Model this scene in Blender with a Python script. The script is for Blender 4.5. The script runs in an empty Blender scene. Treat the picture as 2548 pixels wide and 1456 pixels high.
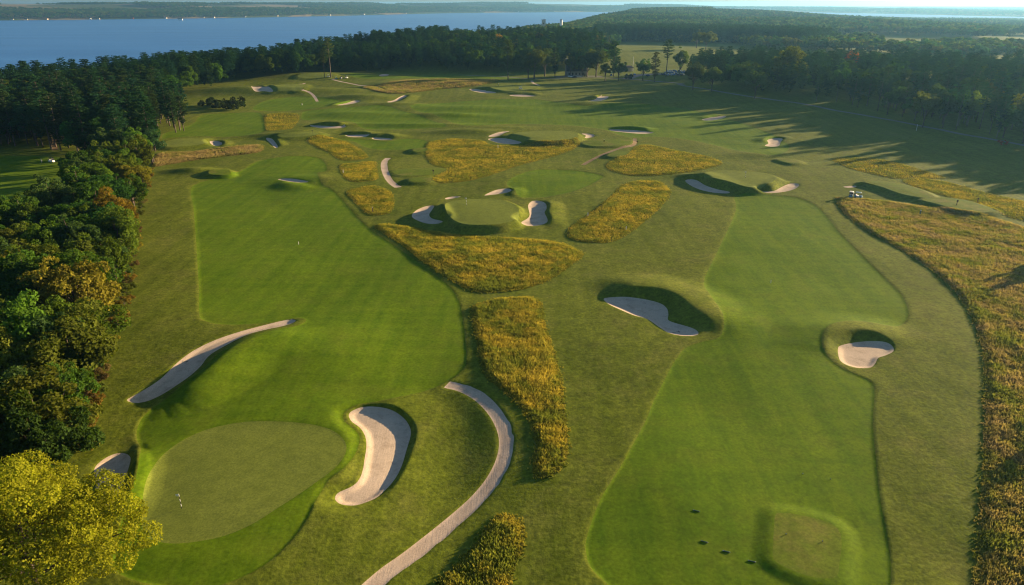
import bpy, math, random
import numpy as np
from mathutils import Vector, Matrix

rng = np.random.default_rng(7)
random.seed(7)
sc = bpy.context.scene
COL = sc.collection
R = math.radians

# ------------------------------------------------------------------ camera, sky, sun, exposure
CAM_H = 60.0
PW, PH, PF = 2548.0, 1456.0, 1753.0           # survey photo frame (px) and focal length (px)
PITCH = math.atan((PH / 2 - 8.0) / PF)        # the horizon lies 8 px below the frame's top
cam_d = bpy.data.cameras.new('camera')
cam_d.sensor_width = 36.0
cam_d.lens = 36.0 * PF / PW
cam_d.clip_start = 0.5
cam_d.clip_end = 60000.0
cam = bpy.data.objects.new('camera', cam_d)
cam.location = (0, 0, CAM_H)
cam.rotation_euler = (math.pi / 2 - PITCH, 0, 0)
COL.objects.link(cam)
sc.camera = cam

SUN_AZ, SUN_EL = R(60.0), R(9.5)             # azimuth measured from +Y towards +X
world = bpy.data.worlds.new('World')
sc.world = world
world.use_nodes = True
wn = world.node_tree.nodes
bg = wn['Background']
sky = wn.new('ShaderNodeTexSky')
sky.sky_type = 'NISHITA'
sky.sun_disc = False
sky.sun_elevation = SUN_EL
sky.sun_rotation = SUN_AZ
sky.air_density = 1.0
sky.dust_density = 1.0
sky.ozone_density = 3.0
world.node_tree.links.new(sky.outputs[0], bg.inputs[0])
bg.inputs[1].default_value = 0.055

sun_d = bpy.data.lights.new('sun', 'SUN')
sun_d.energy = 5.0
sun_d.angle = R(0.6)
sun_d.color = (1.0, 0.74, 0.44)
sun = bpy.data.objects.new('sun', sun_d)
to_sun = Vector((math.sin(SUN_AZ) * math.cos(SUN_EL), math.cos(SUN_AZ) * math.cos(SUN_EL), math.sin(SUN_EL)))
sun.rotation_euler = to_sun.to_track_quat('Z', 'Y').to_euler()
sun.location = to_sun * 300
COL.objects.link(sun)

sc.view_settings.view_transform = 'Standard'
sc.view_settings.look = 'None'
sc.view_settings.gamma = 1.0
sc.view_settings.use_curve_mapping = False
sc.view_settings.exposure = 1.65
sc.render.engine = 'CYCLES'
cy = sc.cycles
cy.max_bounces = 5
cy.diffuse_bounces = 2
cy.glossy_bounces = 2
cy.transmission_bounces = 3
cy.volume_bounces = 0
cy.transparent_max_bounces = 6
cy.use_denoising = True
cy.filter_width = 1.15
cy.caustics_reflective = False
cy.caustics_refractive = False
cy.sample_clamp_indirect = 5.0

# ------------------------------------------------------------------ survey helpers
def ray(px, py):
    a = (np.asarray(px, float) - PW / 2) / PF
    b = (PH / 2 - np.asarray(py, float)) / PF
    return a, math.cos(PITCH) + b * math.sin(PITCH), -math.sin(PITCH) + b * math.cos(PITCH)

def at(px, py, z=0.0):
    a, dy, dz = ray(px, py)
    t = (z - CAM_H) / dz
    return a * t, dy * t

def project(x, y, z):
    cs, sn = math.cos(PITCH), math.sin(PITCH)
    dz = z - CAM_H
    depth = y * cs - dz * sn
    up = y * sn + dz * cs
    return PW / 2 + PF * x / depth, PH / 2 - PF * up / depth, depth

def zc(ox, oy, s, pts):                        # points read in an enlarged crop of the survey photo
    return [((ox + p[0] / s) * .91, (oy + p[1] / s) * .91) + tuple(p[2:]) for p in pts]

def sstep(t):
    t = np.clip(t, 0, 1)
    return t * t * (3 - 2 * t)

def seg_info(P, A, B):
    """nearest segment of a polyline for each point: distance, index, parameter, side"""
    best = np.full(len(P), 1e18); idx = np.zeros(len(P), int); tt = np.zeros(len(P)); side = np.zeros(len(P))
    for i in range(len(A)):
        d = B[i] - A[i]
        L2 = max(d @ d, 1e-12)
        q = P - A[i]
        t = np.clip((q @ d) / L2, 0, 1)
        e = q - t[:, None] * d
        dd = (e * e).sum(1)
        m = dd < best
        best[m] = dd[m]; idx[m] = i; tt[m] = t[m]
        side[m] = (d[0] * q[m, 1] - d[1] * q[m, 0])
    return np.sqrt(best), idx, tt, np.sign(side)

def inside(P, poly):
    c = np.zeros(len(P), bool)
    n = len(poly)
    x, y = P[:, 0], P[:, 1]
    for i in range(n):
        x1, y1 = poly[i]; x2, y2 = poly[(i + 1) % n]
        if y1 == y2:
            continue
        m = (y1 > y) != (y2 > y)
        if not m.any():
            continue
        c[m] ^= x[m] < (x2 - x1) * (y[m] - y1) / (y2 - y1) + x1
    return c

def sdf(P, poly, margin):
    """signed distance to a polygon (negative inside); far points get +margin"""
    out = np.full(len(P), float(margin))
    lo, hi = poly.min(0) - margin, poly.max(0) + margin
    m = (P[:, 0] > lo[0]) & (P[:, 0] < hi[0]) & (P[:, 1] > lo[1]) & (P[:, 1] < hi[1])
    k = np.where(m)[0]
    if len(k):
        Q = P[k]
        d = seg_info(Q, poly, np.roll(poly, -1, 0))[0]
        ins = inside(Q, poly)
        out[k] = np.where(ins, -d, np.minimum(d, margin))
    return out

def smooth_closed(pts, n=4):
    pts = np.asarray(pts, float)
    p0, p1, p2, p3 = np.roll(pts, 1, 0), pts, np.roll(pts, -1, 0), np.roll(pts, -2, 0)
    out = []
    for k in range(n):
        t = k / n
        out.append(.5 * (2 * p1 + (p2 - p0) * t + (2 * p0 - 5 * p1 + 4 * p2 - p3) * t * t + (3 * p1 - p0 - 3 * p2 + p3) * t ** 3))
    return np.stack(out, 1).reshape(-1, pts.shape[1])

def smooth_open(pts, n=5):
    pts = np.asarray(pts, float)
    q = np.vstack([2 * pts[0] - pts[1], pts, 2 * pts[-1] - pts[-2]])
    out = []
    for i in range(1, len(q) - 2):
        p0, p1, p2, p3 = q[i - 1], q[i], q[i + 1], q[i + 2]
        for k in range(n):
            t = k / n
            out.append(.5 * (2 * p1 + (p2 - p0) * t + (2 * p0 - 5 * p1 + 4 * p2 - p3) * t * t + (3 * p1 - p0 - 3 * p2 + p3) * t ** 3))
    out.append(q[-2])
    return np.array(out)

def vnoise(x, y, seed=0):
    """cheap smooth value noise in -1..1 at unit scale"""
    def h(i, j):
        n = (i * 374761393 + j * 668265263 + seed * 974634777) & 0xffffffff
        n = ((n ^ (n >> 13)) * 1274126177) & 0xffffffff
        return ((n ^ (n >> 16)) & 0xffff) / 32767.5 - 1
    xi, yi = np.floor(x).astype(np.int64), np.floor(y).astype(np.int64)
    fx, fy = sstep(x - xi), sstep(y - yi)
    return ((h(xi, yi) * (1 - fx) + h(xi + 1, yi) * fx) * (1 - fy) + (h(xi, yi + 1) * (1 - fx) + h(xi + 1, yi + 1) * fx) * fy)

# ------------------------------------------------------------------ large relief: lakes, shores, far hills
LAKE_Z = -28.0
LAKE_MAIN = np.array([(-9000, -600), (-1500, 60), (-760, 330), (-560, 470), (-455, 610), (-365, 800), (-285, 960), (-205, 1180), (-110, 1520),
                      (30, 1950), (220, 2650), (520, 3900), (860, 5600), (1250, 7600), (1330, 8600), (1044, 8250), (-100, 7700), (-715, 7050),
                      (-1300, 5700), (-1845, 4850), (-2400, 4420), (-2940, 4080), (-4300, 3500), (-9000, 2500)], float)
LAKE_EAST = np.array([(1900, 5200), (2300, 4350), (3000, 4050), (3650, 4500), (3500, 5600), (3330, 6900), (3000, 9000), (2500, 9200), (2300, 7400)], float)
LAKE_FAR = np.array([(6900, 12100), (11500, 12100), (12500, 13300), (7600, 14300)], float)
LAKES = (LAKE_MAIN, LAKE_EAST, LAKE_FAR)
FAR_SHORE = LAKE_MAIN[14:]

def lake_dist(P):
    d = np.full(len(P), 2500.0)
    for L in LAKES:
        d = np.minimum(d, sdf(P, L, 2500.0))
    return d

HILLS = [(820, 3300, 750, 620, 30), (300, 2300, 420, 420, 12), (1500, 4300, 900, 500, 2), (2600, 9800, 2500, 900, 20), (5200, 10300, 2600, 700, 10),
         (4200, 7600, 900, 900, 10), (700, 1900, 500, 300, 6), (-60, 930, 330, 170, 11), (330, 520, 190, 110, 5)]  # last: low rise added under the roadside belt to lengthen its tree shadows

def bump(x, y, cx, cy_, rx, ry, h):
    return h * np.exp(-(((x - cx) / rx) ** 2 + ((y - cy_) / ry) ** 2))

# local mounds on the course: photo px of the centre, radii in metres, height
MOUNDS_PX = [(740, 232, 62, 20, 3.6), (560, 232, 40, 16, 2.6), (1060, 215, 60, 26, 3.6), (780, 195, 60, 30, 4.2), (890, 245, 22, 9, 2.0),
             (985, 262, 20, 8, 1.4), (1120, 288, 20, 7, 1.5), (1010, 312, 42, 6, 1.2), (1160, 330, 24, 7, 1.4), (1250, 320, 18, 6, 1.0),
             (1470, 262, 30, 10, 1.5), (880, 285, 34, 10, 1.0), (690, 340, 16, 6, 1.4), (735, 332, 12, 5, 1.2), (480, 428, 10, 5, 1.5),
             (1900, 385, 22, 9, .8), (1130, 270, 50, 12, 1.2), (640, 880, 15, 15, 1.0), (820, 860, 12, 16, .8),
             (1100, 1130, 8, 16, -1.1), (1250, 1010, 6, 12, .5), (1900, 930, 14, 14, .5), (1850, 760, 16, 16, .5), (600, 650, 20, 16, .5),
             (1560, 900, 9, 14, .5), (1640, 1200, 10, 14, .4), (1180, 640, 14, 8, .6), (780, 450, 16, 8, 1.2)]
MOUNDS = [at(p[0], p[1]) + p[2:] for p in MOUNDS_PX]

def base_height(P):
    x, y = P[:, 0], P[:, 1]
    z = .22 * vnoise(x / 23 + 3, y / 21, 1) + .30 * vnoise(x / 47, y / 43 + 9, 2) + .07 * vnoise(x / 8, y / 8, 5)
    far = sstep((y - 500) / 900)
    z = z + far * 5 * vnoise(x / 420, y / 380, 3) + sstep((y - 1500) / 2500) * 7 * vnoise(x / 900, y / 700, 4)
    for m in MOUNDS:
        z += bump(x, y, *m)
    z = z - 24 * sstep((y - 1150) / 2500) * sstep((x - 500 - .18 * (y - 1000)) / 900) * sstep((x + 2500) / 500)
    for m in HILLS:
        z += bump(x, y, *m)
    d = lake_dist(P)
    t = sstep(np.clip(d, 0, 170) / 170)
    z = z * t + (LAKE_Z + .3) * (1 - t) * 1.0
    # beyond the main lake the land climbs to farmland
    over = sstep((y - (4400 + .42 * (x + 2900))) / 500) * sstep((2500 - x) / 2500)
    z = z + over * (4 + 46 * sstep(d / 1700) - 8 * sstep((y - 6500) / 5000))
    z = np.maximum(z, LAKE_Z + .3)
    z = np.where(d < 0, LAKE_Z - np.minimum(-d * .1, 12), z)
    return z

def ground_px(pts, extra=0.0):
    """photo px -> ground points (the ray is met with the large relief plus a local rise)"""
    a = np.array([p[:2] for p in pts], float)
    ex = np.array([p[2] if len(p) > 2 else extra for p in pts], float)
    z = ex.copy()
    for _ in range(8):
        x, y = at(a[:, 0], a[:, 1], np.minimum(z, CAM_H - 3))
        z = .5 * z + .5 * (base_height(np.stack([x, y], 1)) + ex)
    x, y = at(a[:, 0], a[:, 1], np.minimum(z, CAM_H - 3))
    return np.stack([x, y], 1)

# ------------------------------------------------------------------ features of the course, traced in photo px
# raised pads: (outline, rise, slope width)
Z7 = lambda p: zc(1800, 300, 2.548, p)
Z6 = lambda p: zc(1050, 300, 2.682, p)
Z5 = lambda p: zc(400, 300, 2.831, p)
ZU = lambda p: zc(600, 180, 3.64, p)
ZP = lambda p: zc(1300, 100, 3.64, p)
ZR = lambda p: zc(1800, 0, 2.548, p)

G1 = [(352, 1300), (355, 1250), (362, 1210), (380, 1165), (410, 1125), (460, 1090), (520, 1065), (590, 1050), (650, 1046), (720, 1048), (780, 1055),
      (825, 1068), (852, 1088), (862, 1110), (855, 1135), (830, 1165), (790, 1195), (740, 1230), (690, 1262), (630, 1300), (560, 1330), (490, 1345),
      (430, 1350), (380, 1342), (358, 1325)]
G2 = [(1122, 542), (1108, 522), (1112, 506), (1140, 498), (1190, 495), (1240, 497), (1275, 506), (1290, 520), (1290, 535), (1275, 549), (1240, 557),
      (1190, 559), (1150, 556)]
G3 = [(1752, 440), (1762, 429), (1790, 424), (1830, 425), (1880, 428), (1915, 434), (1930, 445), (1920, 455), (1895, 462), (1870, 466), (1840, 461),
      (1810, 453), (1780, 447)]
G4 = [(1268, 337), (1290, 330), (1330, 326), (1380, 325), (1420, 327), (1438, 334), (1430, 344), (1395, 349), (1345, 350), (1300, 345)]
G5 = [(405, 357), (430, 347), (480, 343), (515, 347), (512, 356), (470, 363), (420, 365)]
G6 = [(672, 221), (690, 212), (730, 209), (760, 212), (752, 221), (720, 225), (690, 225)]
G7 = [(742, 192), (752, 184), (795, 182), (830, 185), (815, 192), (775, 194)]
G8 = [(1220, 219), (1245, 212), (1300, 212), (1335, 217), (1295, 225), (1255, 226)]
G9 = [(690, 336), (720, 330), (770, 328), (792, 331), (780, 337), (730, 341), (700, 341)]
PADS = [  # outline, rise, slope width, kind, label
    (G1, .8, 13.0, 'green', 'large oval putting green with a flagstick beside the kidney shaped bunker'),
    (G2, 2.6, 4.0, 'green', 'round raised putting green with a striped flagstick between crescent and bone shaped bunkers'),
    (G3, 2.3, 5.0, 'green', 'raised putting green at the head of the fairway near the two parked golf carts'),
    (G4, 2.4, 5.0, 'green', 'round raised putting green behind the largest patch of golden grass'),
    (G5, 1.2, 6.0, 'green', 'putting green against the wood above the brown strip of dry grass'),
    (G6, 1.0, 6.0, 'green', 'hilltop putting green above the thicket of dark bushes'),
    (G7, 1.0, 8.0, 'green', 'putting green on the rise under the two lone pines'),
    (G8, 1.2, 6.0, 'green', 'putting green with a golfer below the clubhouse trees'),
    (G9, 1.2, 6.0, 'green', 'small putting green with a dark flagstick beside the short sand strip'),
]
TEES = [
    ([(1930, 1280), (1945, 1274), (1995, 1280), (2060, 1297), (2088, 1318), (2095, 1350), (2090, 1395), (2082, 1432), (2040, 1436), (1985, 1422), (1935, 1398), (1924, 1378), (1926, 1320)],
     .42, 2.6, 'square raised tee with scuffed straw edges and small dark markers'),
    (Z7([(1440, 505), (1500, 497), (1640, 507), (1800, 547), (1895, 590), (1910, 605), (1850, 612), (1700, 587), (1560, 538)]), 1.3, 4.0,
     'long raised tee behind the two parked golf carts'),
    (Z7([(1840, 630), (1880, 618), (2000, 612), (2150, 632), (2300, 680), (2345, 703), (2250, 713), (2080, 692), (1930, 652)]), 1.3, 3.5,
     'long raised tee with a sign post between rough bands'),
    (Z7([(830, 348), (870, 340), (960, 352), (985, 366), (930, 374), (880, 364)]), .8, 3.0, 'small low tee pad beyond the raised green near the carts'),
    ([(523, 424), (560, 421), (571, 424), (573, 432), (552, 435), (522, 433)], 1.3, 3.0, 'little square tee pad at the head of the long striped fairway'),
    (Z6([(215, 290), (250, 281), (310, 281), (318, 300), (270, 308), (220, 305)]), 1.0, 4.0, 'small tee pad touching the corner of the golden grass'),
    (Z6([(195, 508), (250, 497), (330, 496), (345, 515), (310, 528), (200, 526)]), 1.0, 4.0, 'low tee pad at the foot of the sand path beside golden grass'),
    (Z6([(1455, 245), (1520, 224), (1640, 215), (1780, 220), (1815, 235), (1760, 258), (1620, 268), (1500, 262)]), .8, 3.0, 'oval tee beside the round raised green'),
    (Z6([(1660, 320), (1720, 307), (1790, 310), (1775, 330), (1700, 343), (1640, 340)]), .8, 3.0, 'small tee wedged against the pointed golden patch'),
    (Z6([(70, 450), (180, 437), (380, 430), (440, 440), (380, 470), (250, 482), (110, 480)]), .4, 3.0, 'flat mown tee lawn between the sand path and golden grass'),
]
# bunkers: sand outline, crest of the grass bank (px with height), outer slope, label
BUNKERS = [
    ([(316, 997), (335, 985), (370, 965), (405, 940), (440, 905), (480, 875), (530, 850), (580, 832), (640, 815), (700, 800), (725, 796), (736, 800),
      (715, 810), (670, 820), (625, 831), (590, 846), (560, 862), (532, 878), (515, 892), (500, 912), (475, 935), (440, 960), (400, 985), (365, 1000), (335, 1004)],
     [(765, 792, .4), (690, 823, 1.2), (596, 855, 1.8), (518, 916, 2.2), (425, 988, 1.5), (330, 1014, .2)], 11,
     'long curving sand bunker beside the wood, half in shadow'),
    ([(235, 1170), (245, 1155), (265, 1140), (290, 1130), (312, 1130), (325, 1140), (322, 1160), (312, 1190), (302, 1215), (290, 1240), (280, 1265), (262, 1275), (246, 1265), (246, 1235), (236, 1205)],
     [(312, 1108, .4), (332, 1112, 1.1), (340, 1135, 1.6), (336, 1180, 1.8), (322, 1225, 1.8), (304, 1270, 1.5), (280, 1300, .9), (255, 1310, .3)], 4,
     'small shaded sand bunker partly hidden behind the golden tree'),
    ([(868, 1033), (880, 1022), (905, 1014), (940, 1014), (975, 1022), (1005, 1042), (1020, 1065), (1022, 1085), (1012, 1120), (1000, 1160), (985, 1190), (965, 1215),
      (940, 1238), (915, 1250), (885, 1259), (855, 1258), (838, 1250), (834, 1238), (845, 1226), (870, 1215), (890, 1200), (902, 1175), (908, 1140), (912, 1110), (908, 1085), (895, 1065), (875, 1050)],
     [(862, 1010, .2), (905, 1002, .5), (960, 1006, .7), (1008, 1028, .75), (1036, 1060, .7), (1038, 1092, .7), (1025, 1132, .65), (1002, 1182, .6), (972, 1228, .5), (930, 1258, .4), (885, 1270, .2)], 8,
     'kidney shaped sand bunker with raked marks beside the oval green'),
    ([(1502, 745), (1520, 741), (1560, 740), (1610, 747), (1645, 757), (1660, 770), (1663, 785), (1662, 797), (1680, 805), (1705, 812), (1728, 820), (1738, 830), (1730, 836),
      (1700, 837), (1665, 830), (1640, 815), (1610, 795), (1575, 785), (1540, 770), (1515, 758)],
     [(1488, 742, .3), (1510, 727, 1.3), (1545, 716, 2.1), (1590, 711, 2.5), (1640, 715, 2.5), (1685, 730, 2.4), (1720, 753, 2.4), (1755, 778, 2.2), (1780, 802, 1.6), (1778, 822, .8), (1755, 838, .2)], 14,
     'long S shaped sand bunker under a high dark grass bank'),
    ([(2085, 868), (2095, 860), (2130, 853), (2170, 850), (2205, 853), (2222, 865), (2222, 876), (2205, 885), (2185, 892), (2178, 905), (2165, 916), (2130, 916), (2100, 906), (2088, 893)],
     [(2080, 905, .3), (2052, 875, .7), (2050, 850, 1.1), (2065, 831, 1.6), (2095, 818, 2.0), (2135, 815, 2.1), (2175, 821, 1.9), (2208, 836, 1.4), (2228, 853, .8), (2238, 870, .2)], 12,
     'boot shaped sand bunker cut into the fairway near tall rough'),
    ([(1025, 540), (1035, 525), (1060, 514), (1080, 513), (1076, 522), (1068, 535), (1076, 545), (1100, 551), (1098, 556), (1070, 558), (1045, 552)],
     [(1078, 508, .3), (1090, 506, 1.6), (1103, 520, 2.6), (1113, 538, 2.6), (1128, 551, 2.4), (1130, 560, .6)], 3,
     'crescent sand bunker wrapped round the shaded side of the raised green'),
    ([(1315, 510), (1325, 501), (1345, 501), (1358, 508), (1360, 520), (1355, 530), (1362, 545), (1360, 555), (1340, 562), (1315, 563), (1300, 558), (1298, 553), (1312, 545), (1318, 535), (1315, 520)],
     [(1335, 497, .3), (1358, 500, 1.1), (1367, 512, 1.2), (1365, 528, 1.2), (1372, 545, 1.1), (1366, 560, .7), (1345, 568, .2)], 6, 'bone shaped sunlit sand bunker between the raised green and golden grass'),
    ([(1205, 487), (1230, 475), (1255, 470), (1272, 472), (1268, 478), (1245, 483), (1220, 486)], [(1255, 467, .2), (1278, 469, 1.1), (1276, 480, .8), (1255, 487, .2)], 6,
     'small leaf shaped sand bunker on the approach to the raised green'),
    ([(1108, 494), (1125, 490), (1147, 490), (1130, 494), (1112, 497)], None, 5, 'tiny sliver of sand behind the raised green'),
    ([(1705, 450), (1718, 447), (1735, 450), (1755, 462), (1785, 472), (1815, 478), (1808, 482), (1775, 480), (1740, 472), (1715, 460)],
     [(1700, 450, .3), (1708, 436, 1.6), (1725, 432, 2.3), (1750, 437, 2.4), (1785, 450, 2.3), (1820, 462, 2.0), (1842, 472, 1.2), (1836, 482, .3)], 8,
     'long narrow sand bunker under the dark bank of the green near the carts'),
    ([(1895, 478), (1925, 476), (1945, 466), (1965, 458), (1985, 458), (1988, 463), (1975, 472), (1945, 479), (1915, 481)],
     [(1875, 474, .3), (1885, 468, 1.2), (1912, 468, 1.8), (1935, 459, 2.0), (1955, 451, 1.5), (1985, 452, .3)], 6, 'wedge shaped sunny sand bunker on the slope of the green near the carts'),
    ([(1215, 346), (1240, 344), (1265, 346), (1290, 352), (1302, 356), (1280, 359), (1250, 358), (1225, 352)], [(1225, 340, .3), (1250, 336, 2.0), (1275, 342, 2.4), (1305, 349, 2.2), (1325, 355, .4)], 4,
     'shaded sand bunker at the foot of the round green behind golden grass'),
    ([(1215, 340), (1225, 335), (1245, 329), (1268, 327), (1255, 332), (1243, 338), (1228, 341)], None, 4, 'thin hooked sand bunker at the rear of the round green behind golden grass'),
    ([(1447, 333), (1470, 334), (1480, 338), (1470, 343), (1455, 344), (1458, 338)], None, 4, 'small sunlit sand bunker between the round green and the oval tee'),
    ([(1517, 322), (1560, 323), (1600, 326), (1625, 330), (1600, 333), (1560, 330), (1525, 326)], [(1510, 320, .3), (1535, 315, 1.6), (1565, 313, 1.9), (1600, 316, 1.8), (1630, 325, .5)], 9,
     'long thin sand bunker under a dark lip in the shaded fairway'),
    ([(1462, 253), (1480, 248), (1490, 241), (1513, 240), (1510, 246), (1490, 252)], [(1452, 252, .3), (1470, 244, 1.5), (1483, 237, 1.7), (1512, 234, 1.2), (1525, 238, .3)], 8,
     'far flag shaped sand bunker in the shaded ground below the road'),
    ([(1168, 222), (1190, 223), (1215, 227), (1235, 231), (1205, 232), (1180, 228)], [(1175, 219, .3), (1188, 215, 1.8), (1215, 217, 2.0), (1245, 225, 1.2), (1255, 231, .3)], 8,
     'sand bunker under the dark bank of the green with a golfer'),
    ([(1268, 237), (1300, 236), (1335, 239), (1310, 241), (1280, 240)], [(1262, 236, .3), (1280, 230, 1.6), (1305, 228, 1.8), (1330, 232, 1.2), (1342, 238, .3)], 8, 'thin sand bunker below the lone golf cart'),
    ([(963, 254), (980, 250), (1003, 238), (1012, 240), (997, 248), (975, 255)], [(1000, 233, .3), (1018, 235, 1.5), (1008, 247, 1.2), (985, 256, .3)], 10, 'narrow slanting sand bunker on the open mid fairway'),
    ([(837, 262), (860, 257), (880, 251), (896, 252), (880, 258), (855, 262)], [(815, 266, .3), (840, 256, 1.2), (865, 250, 1.3), (885, 247, .4)], 7, 'slim sand bunker below the winding hillside path'),
    ([(770, 313), (790, 313), (830, 315), (860, 313), (855, 318), (830, 320), (795, 319)], [(765, 312, .3), (785, 307, 1.6), (815, 303, 2.2), (845, 304, 2.1), (868, 312, .4)], 9,
     'wide smile shaped sand bunker under a dark lip by the square golden patch'),
    ([(860, 337), (885, 336), (918, 336), (910, 341), (880, 342), (865, 340)], [(850, 334, .3), (870, 328, 1.7), (895, 326, 1.9), (925, 331, 1.2), (932, 337, .3)], 9, 'twin sand bunker with the flatter bank, one of a touching pair'),
    ([(925, 344), (945, 343), (975, 346), (965, 349), (935, 348)], [(924, 342, .3), (938, 334, 1.7), (958, 331, 1.9), (980, 337, 1.5), (990, 345, .3)], 9, 'twin sand bunker with the humped bank, one of a touching pair'),
    ([(662, 345), (675, 345), (683, 352), (692, 366), (684, 368), (672, 356)], [(672, 341, .2), (684, 345, 1.0), (692, 355, .9), (698, 366, .2)], 5, 'short straight sand strip running down a bank'),
    ([(522, 353), (535, 351), (550, 354), (552, 360), (540, 364), (528, 361)], [(540, 348, .2), (556, 352, .8), (557, 362, .6), (545, 366, .1)], 5, 'small bright sand bunker at the end of the brown dry grass'),
    ([(690, 446), (715, 444), (745, 447), (768, 452), (745, 454), (715, 451)], [(690, 450, .2), (720, 456, 1.2), (750, 458, 1.0), (775, 455, .2)], 8, 'low sand bunker crossing the far end of the long striped fairway'),
    ([(1747, 297), (1770, 292), (1805, 289), (1800, 294), (1775, 299), (1755, 300)], [(1735, 296, .2), (1755, 289, 1.2), (1785, 284, 1.3), (1812, 287, .2)], 8, 'flat pale sand bunker in the tree shadow across the far fairway'),
    ([(1903, 362), (1912, 357), (1910, 348), (1930, 344), (1947, 346), (1942, 355), (1938, 363), (1920, 365)], [(1895, 356, .2), (1902, 344, 1.2), (1925, 339, 1.4), (1952, 342, .6), (1960, 350, .1)], 7,
     'shield shaped sand bunker in the tree shadow'),
    ([(622, 219), (645, 221), (680, 226), (655, 227), (630, 224)], [(618, 218, .3), (635, 212, 1.8), (658, 213, 2.0), (685, 221, 1.2), (692, 227, .3)], 6, 'sand bunker under a dark lip on the hilltop green'),
    ([(943, 188), (955, 185), (968, 186), (964, 189), (950, 190)], None, 5, 'tiny far sand bunker before the dark pines'),
]
FAIRWAYS = [
    [(560, 440), (480, 462), (482, 520), (488, 600), (494, 700), (496, 780), (508, 796), (545, 806), (620, 806), (690, 798), (742, 790), (762, 797), (740, 812), (690, 825), (640, 838),
     (590, 858), (550, 885), (515, 915), (470, 955), (420, 992), (375, 1020), (348, 1050), (340, 1090), (352, 1120), (350, 1160), (342, 1210), (322, 1260), (300, 1320), (285, 1380), (290, 1425),
     (360, 1455), (480, 1470), (560, 1455), (640, 1420), (700, 1375), (755, 1310), (790, 1245), (820, 1200), (858, 1170), (885, 1130), (895, 1090), (880, 1068), (856, 1048), (858, 1025), (890, 1006), (940, 1000),
     (1000, 988), (1090, 960), (1150, 920), (1160, 880), (1152, 800), (1140, 745), (1110, 705), (1050, 660), (980, 610), (920, 570), (880, 530), (845, 490), (820, 468), (800, 457), (790, 430), (812, 425), (810, 408), (792, 393), (750, 388), (700, 390), (640, 402), (600, 425)],
    [(500, 287), (560, 282), (640, 280), (655, 295), (660, 318), (640, 333), (560, 340), (500, 338), (430, 342), (405, 345), (410, 332), (455, 318), (485, 305)],
    [(1830, 486), (1832, 520), (1812, 570), (1778, 640), (1752, 700), (1770, 745), (1800, 800), (1790, 838), (1740, 852), (1694, 876), (1635, 980), (1607, 1046), (1550, 1150), (1495, 1240), (1462, 1330), (1458, 1370),
     (1470, 1410), (1510, 1450), (1590, 1530), (1700, 1620), (2210, 1640), (2215, 1500), (2216, 1400), (2206, 1330), (2190, 1240), (2180, 1150), (2172, 1050), (2176, 970), (2160, 945), (2100, 918), (2056, 885), (2042, 855), (2056, 825), (2100, 808), (2160, 808), (2230, 815),
     (2258, 790), (2258, 765), (2242, 732), (2200, 690), (2140, 630), (2090, 580), (2050, 530), (2020, 505), (1980, 491), (1930, 486), (1880, 484)],
    [(1020, 262), (1180, 250), (1330, 247), (1440, 262), (1530, 256), (1640, 262), (1750, 280), (1880, 318), (1960, 358), (1940, 384), (1860, 378), (1740, 352), (1640, 340), (1560, 340), (1480, 318), (1300, 308), (1160, 312), (1110, 298)],
    [(770, 275), (900, 264), (960, 263), (1000, 276), (1070, 298), (1110, 314), (1040, 320), (960, 322), (900, 318), (870, 302), (800, 298), (755, 298), (752, 284)],
    Z6([(900, 540), (980, 480), (1120, 440), (1300, 440), (1480, 455), (1590, 480), (1600, 500), (1500, 555), (1380, 600), (1180, 640), (1000, 640), (960, 600)]),
    [(840, 345), (900, 346), (960, 352), (1010, 345), (1060, 350), (1055, 365), (1040, 372), (950, 372), (910, 366), (880, 352)],
    [(690, 245), (760, 240), (840, 248), (870, 255), (780, 270), (690, 276), (640, 275), (630, 268), (650, 255)],
    [(880, 182), (960, 190), (1080, 186), (1230, 188), (1350, 196), (1240, 196), (1080, 194), (960, 196), (880, 192)],
    [(-120, 395), (40, 388), (150, 392), (178, 410), (165, 440), (90, 470), (40, 520), (-20, 560), (-160, 580)],
]
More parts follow.
